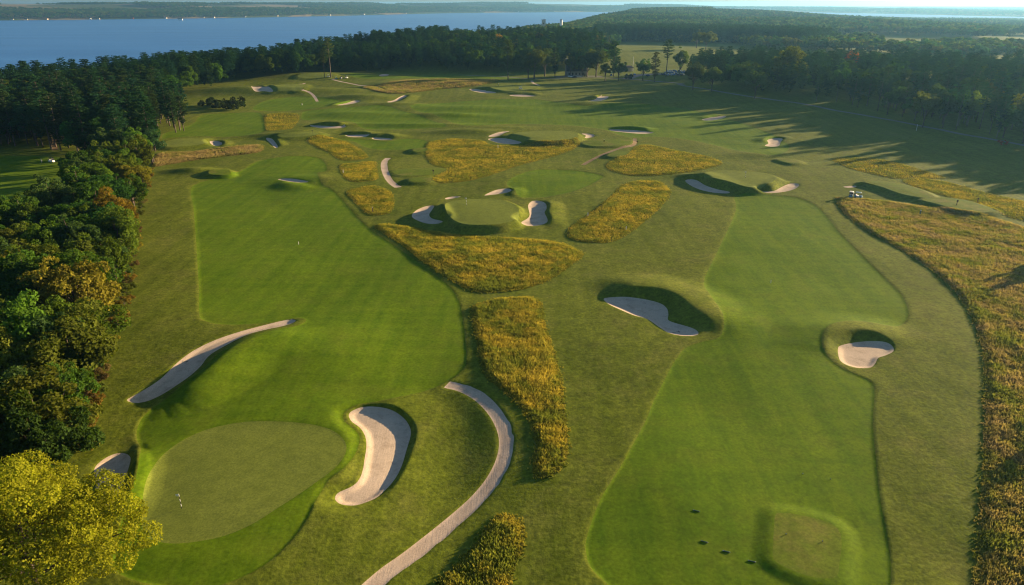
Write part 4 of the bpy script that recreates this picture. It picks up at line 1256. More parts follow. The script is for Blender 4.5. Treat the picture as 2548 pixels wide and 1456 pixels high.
# pine plantation behind the meadow
pl = np.vstack([gp([(1480, 106), (1600, 104), (1760, 108), (1900, 112), (2000, 122)]), gp([(2080, 112), (1900, 98), (1700, 92), (1480, 92)])])
wood_stuff('pine_plantation', scatter(pl, 7.5), 22, 26, 1.4, 'straight edged stand of dark pines behind the far meadow', CB[:1], CP, 202)
# hazy woods and clearings to the south-east
E_ = np.array([(330, 1000), (620, 700), (1100, 640), (3400, 2600), (5200, 4700), (1500, 5200), (700, 3500), (450, 1900)], float)
pe = scatter(E_, 13.0)
dens = vnoise(pe[:, 0] / 170, pe[:, 1] / 110, 77) + .5 * vnoise(pe[:, 0] / 60, pe[:, 1] / 45, 78)
pe = pe[(dens > -.12) & ~inside(pe, MEADOW)]
for f_ in FIELDS:
    pe = pe[~inside(pe, f_)]
pe = pe[~inside(pe, WOOD_D)]
wood_stuff('woodland', pe[pe[:, 1] < 2800], 13, 20, .12, 'hazy far woods with clearings', CB, CP, 203)
wood_stuff('woodland', pe[pe[:, 1] >= 2800], 9, 13, 0, 'low lakeside woods of the far eastern shore', CB, CP, 206)
# far shore and far country
fs = np.array([(-6500, 2700), (-4300, 3530), (-2940, 4110), (-2400, 4450), (-1845, 4880), (-1300, 5730), (-715, 7080), (-100, 7730), (1044, 8290), (2300, 9600), (2300, 11000), (-1500, 9500), (-3200, 6900), (-6500, 4900)], float)
pf = scatter(fs, 22.0)
dsh = lake_dist(pf)
dn = vnoise(pf[:, 0] / 420, pf[:, 1] / 260, 88)
pf = pf[(dsh < 620 + 300 * dn) | (dn + .6 * vnoise(pf[:, 0] / 1500, pf[:, 1] / 300, 90) > .25)]
wood_stuff('far_woodland', pf, 17, 25, 0, 'wooded far shore of the lake', CB, CP, 204)
fe = np.array([(1500, 5100), (5300, 4900), (9500, 8500), (12500, 12000), (6500, 12000), (2400, 10500), (1500, 9000)], float)
pf = scatter(fe, 34.0)
dn = vnoise(pf[:, 0] / 700, pf[:, 1] / 420, 89)
pf = pf[dn > -.35]
wood_stuff('far_woodland', pf, 18, 26, 0, 'far wooded country between the eastern lakes', CB, CP, 205)

# ------------------------------------------------------------------ tall grass tufts
def tuft(seed, nb=11, h=.9, w=.05, spread=.34):
    g = np.random.default_rng(seed)
    V, F, T = [], [], []
    for b in range(nb):
        az = g.uniform(0, 6.28); r0 = g.uniform(0, spread)
        p0 = np.array([math.cos(az) * r0, math.sin(az) * r0, -.05])
        ln = g.normal(0, .22, 2)
        L = h * g.uniform(.55, 1.15)
        side = np.array([math.cos(az + 1.57 + g.normal(0, .5)), math.sin(az + 1.57 + g.normal(0, .5)), 0]) * w * g.uniform(.7, 1.5)
        m = p0 + np.array([ln[0] * .35, ln[1] * .35, L * .6]); e = p0 + np.array([ln[0], ln[1], L])
        i = len(V)
        V += [p0 - side, p0 + side, m - side * 1.1, m + side * 1.1, e - side * .35, e + side * .35]
        F += [(i, i + 1, i + 3, i + 2), (i + 2, i + 3, i + 5, i + 4)]
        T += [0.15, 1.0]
    V = [v * np.array([1.5, 1.5, 1]) for v in V]
    me = mesh_np('tuft', np.array(V), np.array(F), M['tuft'], smooth=False)
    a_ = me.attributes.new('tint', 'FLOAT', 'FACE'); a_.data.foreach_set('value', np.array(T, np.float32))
    return me
TUFT = tuft(71)
for i, (o, hgt, brown, lab) in enumerate(FESCUE):
    if i not in FESC_OBJ:
        continue
    S = S_FESC[i]
    g = np.random.default_rng(300 + i)
    ctr = S[(np.abs(S[:, 0]) < S[:, 1])].mean(0) if (np.abs(S[:, 0]) < S[:, 1]).any() else S.mean(0)
    dist = math.hypot(*ctr)
    step = np.clip(dist / 230 * .33, .22, .85)
    p = scatter(S, step, .5, g)
    p = p + g.normal(0, .3, p.shape)
    z = height(p)
    u, v, dep = project(p[:, 0], p[:, 1], z)
    ok = (u > -60) & (u < PW + 200) & (v < PH + 60)
    # no tufts on sand, tees or paths that cut into the patch
    for S2 in S_TEE + S_PATH + S_SAND + S_GREEN:
        ok &= ~inside(p, S2)
    p, z = p[ok], z[ok]
    clump = .9 + .18 * vnoise(p[:, 0] / 1.7, p[:, 1] / 1.7, 40 + i) + .2 * vnoise(p[:, 0] / 6, p[:, 1] / 6, 60 + i)
    rim = sstep(-sdf(p, S, 3.0) / 1.6)
    s = np.maximum(hgt / .9 * np.clip(clump, .35, 1.6) * g.uniform(.55, 1.35, len(p)) * (.45 + .55 * rim), .3) * (1 + .35 * (step > .6))
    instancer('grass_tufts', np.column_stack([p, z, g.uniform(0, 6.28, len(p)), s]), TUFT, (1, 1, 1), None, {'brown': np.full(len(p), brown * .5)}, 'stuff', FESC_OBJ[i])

# ------------------------------------------------------------------ small built things
M['cart_white'] = simple('cart_cream_paint', (.72, .70, .64), .35)
M['cart_blue'] = simple('cart_blue_paint', (.10, .26, .36), .35)
M['cart_roof'] = simple('cart_roof_plastic', (.16, .30, .34), .5)
M['cart_roof_light'] = simple('cart_roof_cream', (.75, .72, .62), .5)
M['black'] = simple('black_rubber', (.02, .02, .022), .7)
M['steel'] = simple('grey_steel', (.32, .33, .34), .35, .7)
M['white'] = simple('white_paint', (.80, .79, .76), .5)
M['cream'] = simple('cream_wall', (.62, .55, .44), .8)
M['red'] = simple('red_paint', (.42, .06, .04), .6)
M['wood'] = simple('dark_wood', (.10, .07, .045), .8)
M['green_wood'] = simple('green_stained_wood', (.06, .13, .09), .6)
M['stone'] = simple('grey_stone', (.26, .24, .21), .9)
M['roof_dark'] = simple('dark_shingle', (.045, .05, .05), .8)
M['roof_tan'] = simple('brown_shingle', (.30, .17, .10), .8)
M['glass_dark'] = simple('dark_glass', (.02, .025, .03), .08, 0, .6)
M['skin'] = simple('skin', (.45, .28, .2), .6)
M['cloth_white'] = simple('white_cloth', (.7, .68, .64), .9)
M['cloth_navy'] = simple('navy_cloth', (.03, .04, .08), .9)
CARC = [('white', (.72, .72, .70)), ('silver', (.42, .44, .46)), ('dark blue', (.03, .06, .16)), ('black', (.015, .015, .018)), ('grey', (.14, .15, .16)), ('red', (.32, .03, .03)), ('blue', (.06, .16, .36))]
for nm, c in CARC:
    M['car_' + nm] = simple('car_paint_' + nm.replace(' ', '_'), c, .22, .2, .5)

def hexa(x0, x1, y0, y1, z0, z1, tx=0.0, ty=0.0, sx=0.0):
    """box whose top is inset by tx, ty and shifted by sx"""
    v = [(x0, y0, z0), (x1, y0, z0), (x1, y1, z0), (x0, y1, z0),
         (x0 + tx + sx, y0 + ty, z1), (x1 - tx + sx, y0 + ty, z1), (x1 - tx + sx, y1 - ty, z1), (x0 + tx + sx, y1 - ty, z1)]
    f = [(0, 3, 2, 1), (4, 5, 6, 7), (0, 1, 5, 4), (1, 2, 6, 5), (2, 3, 7, 6), (3, 0, 4, 7)]
    return np.array(v, float), np.array(f)

def bar(a_, b_, w):
    v, f = tube([a_, tuple((np.array(a_) + np.array(b_)) / 2), b_], [w, w, w], 6)
    return v, f

def disc_wheel(cx, cy_, cz, r, w, k=12):
    an = np.arange(k) * 2 * math.pi / k
    ring = lambda y_, rr: np.stack([cx + np.cos(an) * rr, np.full(k, y_), cz + np.sin(an) * rr], 1)
    V = np.vstack([ring(cy_ - w / 2, r * .55), ring(cy_ - w / 2, r), ring(cy_ + w / 2, r), ring(cy_ + w / 2, r * .55)])
    F = [(i * k + j, i * k + (j + 1) % k, (i + 1) * k + (j + 1) % k, (i + 1) * k + j) for i in range(3) for j in range(k)]
    F += [(3 * k + j, 3 * k + (j + 1) % k, (j + 1) % k, j) for j in range(k)]
    return V, np.array(F)

def me_of(name, parts, mat, smooth=False, bev=0.0):
    V, F = join(parts)
    return mesh_np(name, V, F, M[mat], smooth)

def on_ground(px, py, dz=0.0):
    x, y = ground_px([(px, py)])[0]
    return (float(x), float(y), float(height(np.array([[x, y]]))[0]) + dz)

# golf cart, facing +X, about 2.4 m long
WHEEL_CART = me_of('wheel', [disc_wheel(0, 0, 0, .24, .18)], 'black', True)
def golf_cart(loc, rz, body, roof, label, bag=True):
    t = put('golf_cart', None, loc=loc, rz=rz)
    b = put('body', me_of('body', [hexa(.25, 1.2, -.58, .58, .3, .82, .1, .06, -.02), hexa(-1.2, .3, -.58, .58, .28, .62, .03, .04), hexa(-1.2, -.55, -.58, .58, .6, .95, .05, .05), hexa(-1.15, 1.15, -.5, .5, .2, .32)], body), t)
    put('seat', me_of('seat', [hexa(-.55, .02, -.55, .55, .62, .74, .03, .03), hexa(-.68, -.5, -.55, .55, .72, 1.12, .03, .03, -.06)], 'white'), t)
    put('roof', me_of('roof', [hexa(-1.05, .72, -.62, .62, 1.80, 1.9, .1, .1)], roof), t)
    for sx, sy in ((-1, -1), (-1, 1), (1, -1), (1, 1)):
        put('roof_post', me_of('roof_post', [bar((.85 if sx > 0 else -.75, sy * .52, .7), (.62 if sx > 0 else -.9, sy * .54, 1.82), .025)], 'black'), t)
        put('wheel', WHEEL_CART, t, (.82 if sx > 0 else -.82, sy * .52, .24))
    put('windscreen', me_of('windscreen', [hexa(.74, .76, -.5, .5, .85, 1.75, 0, .02, -.12)], 'glass_dark'), t)
    put('steering_wheel', me_of('steering_wheel', [bar((.55, .28, .75), (.38, .28, 1.0), .02), disc_wheel(.36, .28, 1.0, .16, .03)], 'black'), t)
    if bag:
        put('golf_bag', me_of('golf_bag', [tube([(-1.1, -.25, .6), (-1.15, -.25, 1.0), (-1.2, -.25, 1.35)], [.13, .14, .15], 8), tube([(-1.1, .25, .6), (-1.15, .25, 1.0), (-1.2, .25, 1.35)], [.13, .14, .15], 8)], 'wood'), t)
    return tag(t, label, 'golf cart')
Z9 = lambda p: zc(2280, 500, 9.1, p)
ZG = lambda p: zc(0, 380, 5.66, p)
p1 = Z9([(420, 350)])[0]; p2 = Z9([(605, 372)])[0]
golf_cart(on_ground(*p1), R(60), 'cart_blue', 'cart_roof_light', 'golf cart with pale roof and a person standing beside it')
golf_cart(on_ground(*p2), R(-35), 'cart_blue', 'cart_roof', 'golf cart with teal roof parked next to the pale roofed cart')
golf_cart(on_ground(*ZG([(805, 355)])[0]), R(-20), 'cart_white', 'black', 'dark roofed golf cart on the shadow striped glade in the wood')
golf_cart(on_ground(*ZU([(1085, 122)])[0]), R(10), 'cart_white', 'cart_roof_light', 'golf cart parked against the trunks of the lone pines')
golf_cart(on_ground(*ZU([(1163, 132)])[0]), R(30), 'cart_blue', 'cart_roof', 'golf cart on the hill, first out from the lone pines')
golf_cart(on_ground(*ZU([(1212, 128)])[0]), R(80), 'cart_white', 'black', 'golf cart on the hill between two other parked carts')
golf_cart(on_ground(*ZU([(1266, 124)])[0]), R(150), 'cart_white', 'cart_roof', 'golf cart on the hill, farthest out from the lone pines')
golf_cart(on_ground(*ZP([(450, 537)])[0]), R(0), 'cart_white', 'cart_roof', 'lone golf cart above the thin bunker in tree shadow')

# people: one skinned figure each, clothing by height
def person(loc, rz, top, legs, label, pose=0):
    me = bpy.data.meshes.new('person')
    J = [(0, 0, .95), (0, 0, 1.15), (.02, 0, 1.38), (.03, 0, 1.50), (.05, 0, 1.62), (.06, 0, 1.74),
         (0, .10, .92), (.06, .12, .50), (.0, .12, .08), (.16, .13, .04), (0, -.10, .92), (.02, -.13, .50), (-.08, -.13, .08), (.10, -.14, .04),
         (.02, .20, 1.40), (.06, .27, 1.14), (.22 + .1 * pose, .22, .98), (.28 + .1 * pose, .18, .94), (.02, -.20, 1.40), (.05, -.27, 1.14), (.20 + .1 * pose, -.18, 1.0), (.27 + .1 * pose, -.12, .94)]
    E_ = [(0, 1), (1, 2), (2, 3), (3, 4), (4, 5), (0, 6), (6, 7), (7, 8), (8, 9), (0, 10), (10, 11), (11, 12), (12, 13), (2, 14), (14, 15), (15, 16), (16, 17), (2, 18), (18, 19), (19, 20), (20, 21)]
    rad = [.155, .145, .15, .062, .10, .085, .095, .068, .05, .045, .095, .068, .05, .045, .068, .052, .04, .035, .068, .052, .04, .035]
    me.from_pydata(J, E_, [])
    o = put('person', me, None, loc, rz)
    md = o.modifiers.new('skin', 'SKIN')
    for v, r_ in zip(me.skin_vertices[0].data, rad):
        v.radius = (r_, r_)
    me.skin_vertices[0].data[0].use_root = True
    sb = o.modifiers.new('smooth', 'SUBSURF'); sb.levels = 1; sb.render_levels = 1
    m, nt, b = new_mat('clothed_figure')
    tc = N(nt, 'ShaderNodeTexCoord'); sp = N(nt, 'ShaderNodeSeparateXYZ')
    nt.links.new(tc.outputs['Object'], sp.inputs[0])
    mr = N(nt, 'ShaderNodeMapRange'); mr.inputs[2].default_value = 1.85
    nt.links.new(sp.outputs[2], mr.inputs[0])
    r_ = N(nt, 'ShaderNodeValToRGB'); r_.color_ramp.interpolation = 'CONSTANT'
    e = r_.color_ramp.elements
    e[0].position, e[0].color = 0, (.6, .6, .58, 1)
    e[1].position, e[1].color = .05, (*legs, 1)
    for p_, c_ in ((.50, top), (.80, (.45, .28, .2)), (.92, (.75, .74, .7))):
        x = e.new(p_); x.color = (*c_, 1)
    nt.links.new(mr.outputs[0], r_.inputs[0]); nt.links.new(r_.outputs[0], b.inputs['Base Color'])
    b.inputs['Roughness'].default_value = .85
    me.materials.append(m)
    return tag(o, label, 'person')
person(on_ground(*Z9([(478, 335)])[0]), R(200), (.72, .70, .66), (.6, .52, .4), 'person in a white shirt standing beside the pale roofed golf cart')
person(on_ground(*ZG([(645, 362)])[0]), R(20), (.4, .42, .5), (.5, .48, .45), 'person in pale clothes on the shadow striped glade', 1)
person(on_ground(*ZP([(230, 502)])[0]), R(90), (.72, .70, .66), (.05, .05, .07), 'golfer in a white top on the far green', 1)

# flagsticks: striped pole and a small flag
def flagstick(px, py, extra, label, dark=False, h=2.3):
    x, y = ground_px([(px, py)], extra)[0]
    z = float(height(np.array([[x, y]]))[0])
    t = put('flagstick', None, loc=(float(x), float(y), z))
    for k in range(6):
        put('pole', me_of('pole', [tube([(0, 0, h * k / 6 - (.05 if k == 0 else 0)), (0, 0, h * (k + .5) / 6), (0, 0, h * (k + 1) / 6)], [.035] * 3, 6)], 'black' if (k % 2 == 0 or dark) else 'white'), t)
    n = 6
    V = [(-.02 - .42 * i / n, .03 * math.sin(i * 1.4), h - .02 - .32 * j - .03 * i / n) for i in range(n + 1) for j in (0, 1)]
    V += [(v[0], v[1] + .012, v[2]) for v in V]
    k2 = 2 * (n + 1)
    F = [(2 * i, 2 * i + 1, 2 * i + 3, 2 * i + 2) for i in range(n)] + [(k2 + 2 * i, k2 + 2 * i + 2, k2 + 2 * i + 3, k2 + 2 * i + 1) for i in range(n)]
    put('flag', mesh_np('flag', np.array(V), np.array(F), M['black' if dark else 'white']), t)
    return tag(t, label, 'flagstick')
flagstick(449, 1250, 1.5, 'black and white striped flagstick on the large oval green')
flagstick(*Z6([(605, 692)])[0], 2.6, 'black and white striped flagstick on the round raised green', h=2.6)
flagstick(*Z5([(1290, 192)])[0], 1.2, 'thin dark flagstick on the small green by the sand strip', True)
flagstick(*Z7([(608, 466)])[0], 2.3, 'pale flagstick on the green near the two parked carts')

# tee furniture
ZT = lambda p: zc(1900, 1280, 4.55, p)
def tee_marker(px, py, label, extra=0.0):
    x, y = ground_px([(px, py)], extra)[0]
    t = put('tee_marker', None, loc=(float(x), float(y), float(height(np.array([[x, y]]))[0])))
    put('stake', me_of('stake', [tube([(0, 0, -.05), (0, 0, .06), (0, 0, .15)], [.04, .05, .05], 8)], 'wood'), t)
    put('cap', me_of('cap', [tube([(0, 0, .11), (0, 0, .15), (0, 0, .18)], [.06, .07, .04], 10)], 'cart_blue'), t)
    tag(t, label, 'tee marker', 'small dark tee markers')
lab = 'small dark tee marker on the open fairway turf'
tee_marker(*ZT([(1343, 66)])[0], lab); tee_marker(*ZT([(1688, 132)])[0], lab)
lab = 'small dark tee marker on the square raised tee'
tee_marker(*ZT([(1140, 792)])[0], lab, .6); tee_marker(*ZT([(1592, 884)])[0], lab, .6)

def tee_log(px, py, rz, pale, label):
    t = put('tee_rail', None, loc=on_ground(px, py), rz=rz)
    put('log', me_of('log', [tube([(-.36, 0, .06), (0, 0, .06), (.36, 0, .06)], [.05, .055, .05], 10)], 'green_wood'), t)
    for s in (-1, 1):
        put('end_cap', me_of('end_cap', [tube([(s * .35, 0, .06), (s * .39, 0, .06), (s * .43, 0, .06)], [.058, .06, .035], 10)], 'white' if pale and s < 0 else 'steel'), t)
        put('foot', me_of('foot', [hexa(s * .26 - .05, s * .26 + .05, -.11, .11, -.03, .06)], 'wood'), t)
    tag(t, label, 'tee marker', 'low green tee rails')
gl = 'low green wooden tee rail lying on the fairway turf'
tee_log(*ZT([(20, 524)])[0], R(-22), False, 'green tee rail set apart from the row of three')
tee_log(*ZT([(122, 908)])[0], R(-24), False, 'green tee rail at the start of the row of three')
tee_log(*ZT([(395, 1030)])[0], R(-22), True, 'green tee rail with a pale end in the middle of the row')
tee_log(*ZT([(710, 1152)])[0], R(-20), False, 'green tee rail beside the square raised tee')

def post(px, py, mat, h, label, cap=True, w=.07, group=None, board=False):
    t = put('sign_post' if board else 'marker_post', None, loc=on_ground(px, py))
    put('shaft', me_of('shaft', [hexa(-w, w, -w, w, -.1, h)], mat), t)
    if board:
        put('board', me_of('board', [hexa(-.28, .28, -.11, -.075, h - .55, h - .05)], mat), t)
    elif cap:
        put('cap', me_of('cap', [hexa(-w * 1.2, w * 1.2, -w * 1.2, w * 1.2, h, h + .08, .05, .05)], 'white' if mat != 'white' else 'steel'), t)
    tag(t, label, 'post', group)
post(743, 607, 'white', .75, w=.045, label= 'white yardage post in the middle of the long striped fairway')
post(1918, 703, 'white', .75, w=.045, label= 'white yardage post in the fairway beyond the S shaped bunker')
post(*Z5([(1525, 492)])[0], 'white', 1.3, 'white marker post in the squarish golden patch')
post(*Z5([(1752, 792)])[0], 'wood', 1.5, 'dark post in the rounded thin patch of tall grass', w=.12)
post(*Z6([(836, 284)])[0], 'white', 1.6, 'pale marker post standing in the largest golden patch', w=.11)
post(*Z6([(1495, 784)])[0], 'white', 1.2, 'pale marker post on the rim of the slanting golden capsule', w=.1)
post(*Z6([(1775, 888)])[0], 'white', 1.3, 'white marker post at the low corner of the slanting golden capsule', w=.09)
post(*Z7([(1822, 735)])[0], 'green_wood', 1.5, 'green post with pale top at the edge of the wide grass field', w=.13)
post(*Z7([(2072, 688)])[0], 'wood', 1.7, 'dark tee sign at the nearer end of the signed tee', board=True)
post(*Z7([(2222, 648)])[0], 'wood', 1.7, 'dark tee sign on the rear edge of the signed tee', board=True)
post(*Z6([(1855, 255)])[0], 'wood', 1.6, 'dark tee sign beside the dirt track and oval tee', board=True)
post(*Z6([(362, 478)])[0], 'wood', 1.6, 'dark tee sign at the notch in the golden grass', board=True)
post(*Z6([(1613, 247)])[0], 'wood', .9, 'dark ball washer post on the oval tee', w=.14)
post(*ZU([(822, 390)])[0], 'white', 1.1, 'white marker stone on the fairway below the hill path', w=.16)
post(*ZR([(1797, 912)])[0], 'white', 3.2, 'tall thin pale pole beside the shaded road', cap=False, w=.06)
rk = put('bunker_rake', None, loc=on_ground(*zc(1500, 700, 3.236, [(1125, 662)])[0], .03), rz=R(20))
put('handle', me_of('handle', [bar((-.8, 0, .04), (.75, 0, .06), .022)], 'wood'), rk)
put('rake_head', me_of('rake_head', [hexa(.74, .80, -.3, .3, .01, .09)], 'black'), rk)
tag(rk, 'dark rake lying in the shaded end of the S shaped bunker', 'rake')
rk = put('bunker_rake', None, loc=on_ground(*zc(0, 800, 1.82, [(912, 336)])[0], .03), rz=R(-15))
put('handle', me_of('handle', [bar((-.8, 0, .04), (.75, 0, .06), .022)], 'wood'), rk)
put('rake_head', me_of('rake_head', [hexa(.74, .80, -.3, .3, .01, .09)], 'black'), rk)
tag(rk, 'dark rake lying in the long curving bunker', 'rake')

# cars
WHEEL_CAR = me_of('wheel', [disc_wheel(0, 0, 0, .33, .22)], 'black', True)
car_cache = {}
def car(loc, rz, ci, label, suv):
    nm = CARC[ci][0]
    t = put('parked_car', None, loc=loc, rz=rz)
    key = (nm, suv)
    if key not in car_cache:
        hgt = 1.75 if suv else 1.45
        car_cache[key] = (me_of('body', [hexa(-2.25, 2.25, -.88, .88, .28, .62, .04, .02), hexa(-2.22, 2.22, -.88, .88, .60, .95, .12, .08),
                                         hexa(-1.5, .8, -.72, .72, hgt - .06, hgt, .12, .06)], 'car_' + nm),
                          me_of('windows', [hexa(-2.0 if suv else -1.75, 1.25, -.80, .80, .93, hgt - .05, .42, .12, -.05)], 'glass_dark'))
    b_, w_ = car_cache[key]
    put('body', b_, t); put('windows', w_, t)
    for sx in (-1, 1):
        for sy in (-1, 1):
            put('wheel', WHEEL_CAR, t, (sx * 1.38, sy * .80, .33))
    for sy in (-1, 1):
        put('headlight', me_of('headlight', [hexa(2.18, 2.27, sy * .66 - .18, sy * .66 + .18, .66, .80)], 'white'), t)
    tag(t, label, 'car', 'cars in the car park')
gcar = np.random.default_rng(5)
spots = []
for r_, (yy, x0, x1, n) in enumerate([(350, 1905, 2075, 8), (368, 1890, 2080, 9), (386, 1865, 2070, 8)]):
    for k in range(n):
        spots.append((x0 + (x1 - x0) * k / (n - 1) + gcar.uniform(-4, 4), yy + gcar.uniform(-3, 3), 'car park under the bare stemmed pine'))
spots += [(1505, 392, 'drive near the small dark verge tree'), (1550, 388, 'drive near the small dark verge tree'), (1583, 384, 'drive near the small dark verge tree'), (1715, 396, 'drive behind the compact dark tree'),
          (1350, 392, 'drive behind the yellowish verge tree')]
cnt = {}
for px, py, where in spots:
    ci = int(gcar.integers(len(CARC))); suv = bool(gcar.random() < .45)
    car(on_ground(*ZP([(px, py)])[0], .02), R(gcar.uniform(60, 110)), ci, '%s %s in the %s' % (CARC[ci][0], 'tall car' if suv else 'car', where), suv)
car(on_ground(*ZP([(950, 404)])[0], .02), R(170), 0, 'white car parked in front of the clubhouse', True)
car(on_ground(*ZP([(985, 410)])[0], .02), R(175), 3, 'black car parked beside the white car at the clubhouse', False)
car(on_ground(*ZP([(1035, 404)])[0], .02), R(10), 1, 'silver car parked alone in front of the clubhouse', False)

# clubhouse with steep roof and end chimneys
cx, cyy, czz = on_ground(*ZP([(1003, 398)])[0])
cb = put('clubhouse', None, loc=(cx, cyy + 5, czz), rz=R(4))
wl = put('wall', me_of('wall', [hexa(-8, 8, -5, 5, -.5, 4.5)], 'stone'), cb)
V = np.array([(-8.6, -5.8, 4.4), (8.6, -5.8, 4.4), (8.6, 5.8, 4.4), (-8.6, 5.8, 4.4), (-8.6, 0, 12.5), (8.6, 0, 12.5)])
rf = bpy.data.meshes.new('roof'); rf.from_pydata([tuple(v) for v in V], [], [(0, 1, 5, 4), (2, 3, 4, 5), (0, 4, 3), (1, 2, 5), (0, 3, 2, 1)]); rf.materials.append(M['roof_dark'])
put('roof', rf, cb)
for s in (-1, 1):
    put('chimney', me_of('chimney', [hexa(s * 8.6 - .8, s * 8.6 + .8, -1.4, 1.4, -.5, 14.2, .15, .25), hexa(s * 8.6 - .9, s * 8.6 + .9, -1.3, 1.3, 13.9, 14.5)], 'stone'), cb)
for k in range(5):
    wd = put('window', me_of('window', [hexa(-6.5 + k * 3 - .6, -6.5 + k * 3 + .6, -5.08, -4.9, 1.2, 3.2)], 'glass_dark'), cb)
put('door', me_of('door', [hexa(6.6, 7.6, -5.08, -4.9, -.3, 2.4)], 'wood'), cb)
tag(cb, 'dark steep roofed stone clubhouse with end chimneys among trees', 'building')
# pavilion by the drive and a flagpole
cx, cyy, czz = on_ground(*ZP([(1520, 345)])[0])
pv = put('pavilion', None, loc=(cx, cyy, czz))
for sx in (-1, 1):
    for sy in (-1, 1):
        put('post', me_of('post', [hexa(sx * 4.2 - .15, sx * 4.2 + .15, sy * 3.2 - .15, sy * 3.2 + .15, -.2, 3.2)], 'white'), pv)
put('wall', me_of('wall', [hexa(-4, 4, -1, 3, -.2, 3.0)], 'cream'), pv)
put('roof', me_of('roof', [hexa(-5, 5, -4, 4, 3.1, 5.0, 2.6, 3.2)], 'roof_tan'), pv)
tag(pv, 'small pavilion with reddish roof beyond the roadside trees', 'building')
t = put('flagpole', None, loc=on_ground(*ZP([(1565, 345)])[0]))
put('pole', me_of('pole', [tube([(0, 0, -.2), (0, 0, 6), (0, 0, 13)], [.14, .12, .07], 8)], 'white'), t)
put('finial', me_of('finial', [tube([(0, 0, 12.95), (0, 0, 13.15), (0, 0, 13.35)], [.05, .16, .03], 8)], 'steel'), t)
tag(t, 'tall white flagpole beside the small pavilion', 'flagpole')

# tower and silo over the peninsula woods
def on_land(x, y):
    return float(base_height(np.array([[x, y]]))[0])
t = put('stone_tower', None, loc=(63, 1500, on_land(63, 1500)))
put('shaft', me_of('shaft', [hexa(-4, 4, -4, 4, -1, 27, .2, .2)], 'cream'), t)
for i in range(4):
    put('merlon', me_of('merlon', [hexa(-4.2 + i * 2.5, -3.0 + i * 2.5, -4.2, -3.4, 26.9, 29)], 'roof_tan'), t)
put('window', me_of('window', [hexa(-.8, .8, -4.15, -3.7, 19, 22)], 'glass_dark'), t)
tag(t, 'tan stone tower with a battlement top above the peninsula trees', 'tower')
t = put('silo', None, loc=(97, 1490, on_land(97, 1490)))
put('drum', me_of('drum', [tube([(0, 0, -1), (0, 0, 14), (0, 0, 27)], [2.7, 2.7, 2.7], 16)], 'white', True), t)
put('dome', me_of('dome', [tube([(0, 0, 26.9), (0, 0, 28.2), (0, 0, 29.2), (0, 0, 29.7)], [2.8, 2.3, 1.3, .1], 16)], 'steel', True), t)
tag(t, 'white silo with a domed top above the peninsula trees', 'silo')

# houses along the far shore
def house(x, y, w, d, h, wall, roof, rz, label, group):
    t = put('shore_house', None, loc=(x, y, max(on_land(x, y), LAKE_Z + .4)), rz=rz)
    put('wall', me_of('wall', [hexa(-w / 2, w / 2, -d / 2, d / 2, -1, h)], wall), t)
    r_ = bpy.data.meshes.new('roof')
    e = .6
    r_.from_pydata([(-w / 2 - e, -d / 2 - e, h), (w / 2 + e, -d / 2 - e, h), (w / 2 + e, d / 2 + e, h), (-w / 2 - e, d / 2 + e, h), (-w / 2 - e, 0, h + d * .42), (w / 2 + e, 0, h + d * .42)], [],
                   [(0, 1, 5, 4), (2, 3, 4, 5), (0, 4, 3), (1, 2, 5), (0, 3, 2, 1)])
    r_.materials.append(M[roof]); put('roof', r_, t)
    for k in range(3):
        put('window', me_of('window', [hexa(-w / 3 + k * w / 3 - .9, -w / 3 + k * w / 3 + .9, -d / 2 - .06, -d / 2 + .1, h * .4, h * .75)], 'glass_dark'), t)
    tag(t, label, 'house', group)
gh = np.random.default_rng(9)
for k, px in enumerate([30, 66, 118, 225, 246, 330, 412, 505, 532, 610, 690, 820, 905, 1010, 1120, 1290, 1380]):
    sh = np.interp(px, [0, 300, 600, 850, 1100, 1400, 1560], [52.5, 49, 43, 38.5, 34, 31, 28])
    x, y = at(px, sh - .6, LAKE_Z)
    # step inland from the true shoreline
    best_p = None
    for s in np.linspace(.9, 1.2, 80):
        pt = np.array([[x * s, y * s]])
        if sdf(pt, LAKE_MAIN, 500)[0] > 6:
            best_p = pt[0]; break
    if best_p is None:
        continue
    red = k in (5,)
    house(float(best_p[0]), float(best_p[1]), gh.uniform(9, 17), gh.uniform(8, 11), gh.uniform(3.5, 5), 'red' if red else ['white', 'cream', 'cream'][k % 3], 'roof_dark' if k % 2 else 'roof_tan', gh.uniform(-.3, .3),
          'red house on the far shore of the lake' if red else '%s house with %s roof on the far lake shore' % (['white', 'cream', 'cream'][k % 3], 'dark' if k % 2 else 'brown'), 'houses on the far shore')
x, y = at(447, 39.5, -5); house(float(x), float(y), 24, 12, 7, 'white', 'roof_dark', .2, 'large white house up among the trees of the far shore', None)

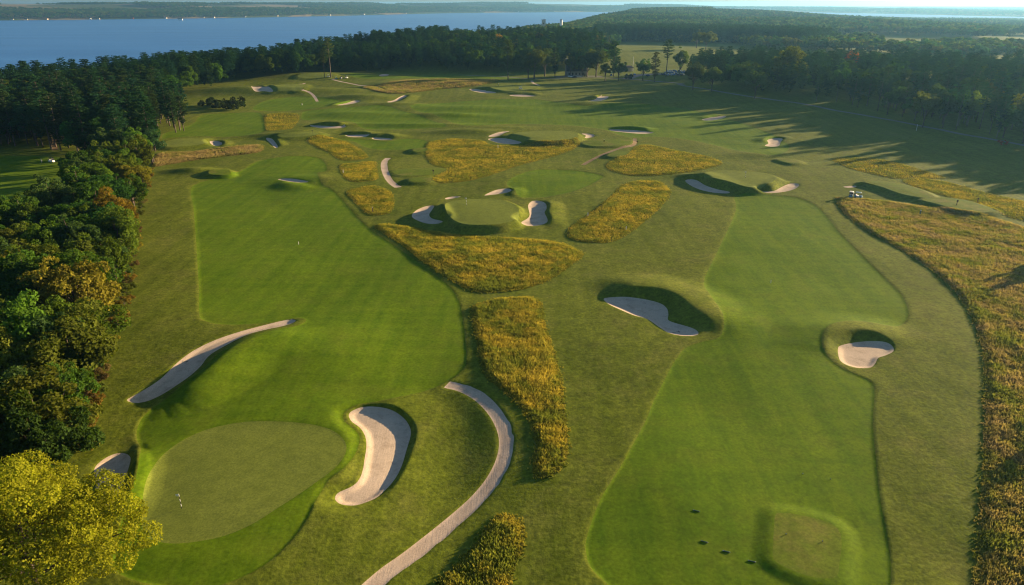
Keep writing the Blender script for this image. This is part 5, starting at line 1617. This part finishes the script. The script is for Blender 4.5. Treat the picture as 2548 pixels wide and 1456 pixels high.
# shrubs: thicket on the slope, weeds along the near wood
SH = [broadleaf(81, 3.0, 2.2, 16, 1500, .34, .02), broadleaf(82, 2.6, 2.6, 18, 1700, .34, .02)]
def shrub(px, py, s, col, label, group, i):
    t = put('shrub', None, loc=on_ground(px, py, -.1), rz=px % 6.28, s=s)
    c = put('crown', SH[i][0], t); c.color = (*col, 1)
    put('stem', SH[i][1], t)
    tag(t, label, 'shrub', group)
gs = np.random.default_rng(12)
for k, (zx, zy) in enumerate([(1400, 745), (1440, 735), (1480, 742), (1520, 730), (1555, 748), (1590, 735), (1625, 745), (1655, 735), (1690, 755), (1505, 760), (1575, 768), (1630, 770)]):
    shrub(*zc(0, 0, 2.548, [(zx, zy)])[0], 1.15 + .9 * ((k * 5) % 12) / 11, (.035, .05, .016), '%s dark %s bush in the thicket below the hilltop green' % (['smallest', 'small', 'low', 'squat', 'middling', 'fair sized', 'sturdy', 'full', 'big', 'large', 'very large', 'largest'][(k * 5) % 12], ['upright', 'spreading'][k % 2]), 'bushes below the hilltop green', k % 2)
edge = smooth_open(np.array([(226, 1120), (232, 1040), (246, 955), (283, 850), (302, 790), (318, 735), (328, 680), (340, 600), (354, 520), (365, 470), (378, 425)], float), 4)
for k, (px, py) in enumerate(edge):
    gold_ = gs.random() < .5
    ss = gs.uniform(.45, .8)
    shrub(px + gs.uniform(-6, 4), py, ss, (.22, .17, .03) if gold_ else ((.17, .13, .05) if gs.random() < .35 else (.10, .13, .022)),
          '%s %s weedy shrub %s' % ('little' if ss < .57 else 'big' if ss > .69 else 'middling', 'golden' if gold_ else 'brownish', ['at the wood edge by the small shaded bunker', 'at the wood edge opposite the curving bunker', 'at the wood edge along the striped fairway', 'at the wood edge by the yellow gold tree', 'at the wood edge near the brown dry strip'][min(4, k * 5 // len(edge))]), 'weedy shrubs along the near wood', k % 2)
shrub(*ZR([(2400, 1015)])[0], .9, (.34, .07, .03), 'small red shrub at the roadside under the shaded wood', None, 0)
shrub(*ZP([(1525, 427)])[0], 1.6, (.03, .045, .016), 'dark round shrub on the verge between two small trees', None, 1)

# ------------------------------------------------------------------ haze: the air over the whole country
def haze():
    lo, hi = (-9500, -300, -75), (16000, 27000, 96)
    me = bpy.data.meshes.new('haze')
    v = [(x, y, z) for z in (lo[2], hi[2]) for y in (lo[1], hi[1]) for x in (lo[0], hi[0])]
    me.from_pydata(v, [], [(0, 2, 3, 1), (4, 5, 7, 6), (0, 1, 5, 4), (1, 3, 7, 5), (3, 2, 6, 7), (2, 0, 4, 6)])
    m = bpy.data.materials.new('haze_air'); m.use_nodes = True
    nt = m.node_tree
    nt.nodes.clear()
    out = N(nt, 'ShaderNodeOutputMaterial')
    pv = N(nt, 'ShaderNodeVolumePrincipled')
    pv.inputs['Color'].default_value = (.25, .60, 1.0, 1)
    pv.inputs['Density'].default_value = .00006
    pv.inputs['Anisotropy'].default_value = .5
    nt.links.new(pv.outputs[0], out.inputs['Volume'])
    me.materials.append(m)
    return tag(put('haze', me), kind='stuff')
haze()
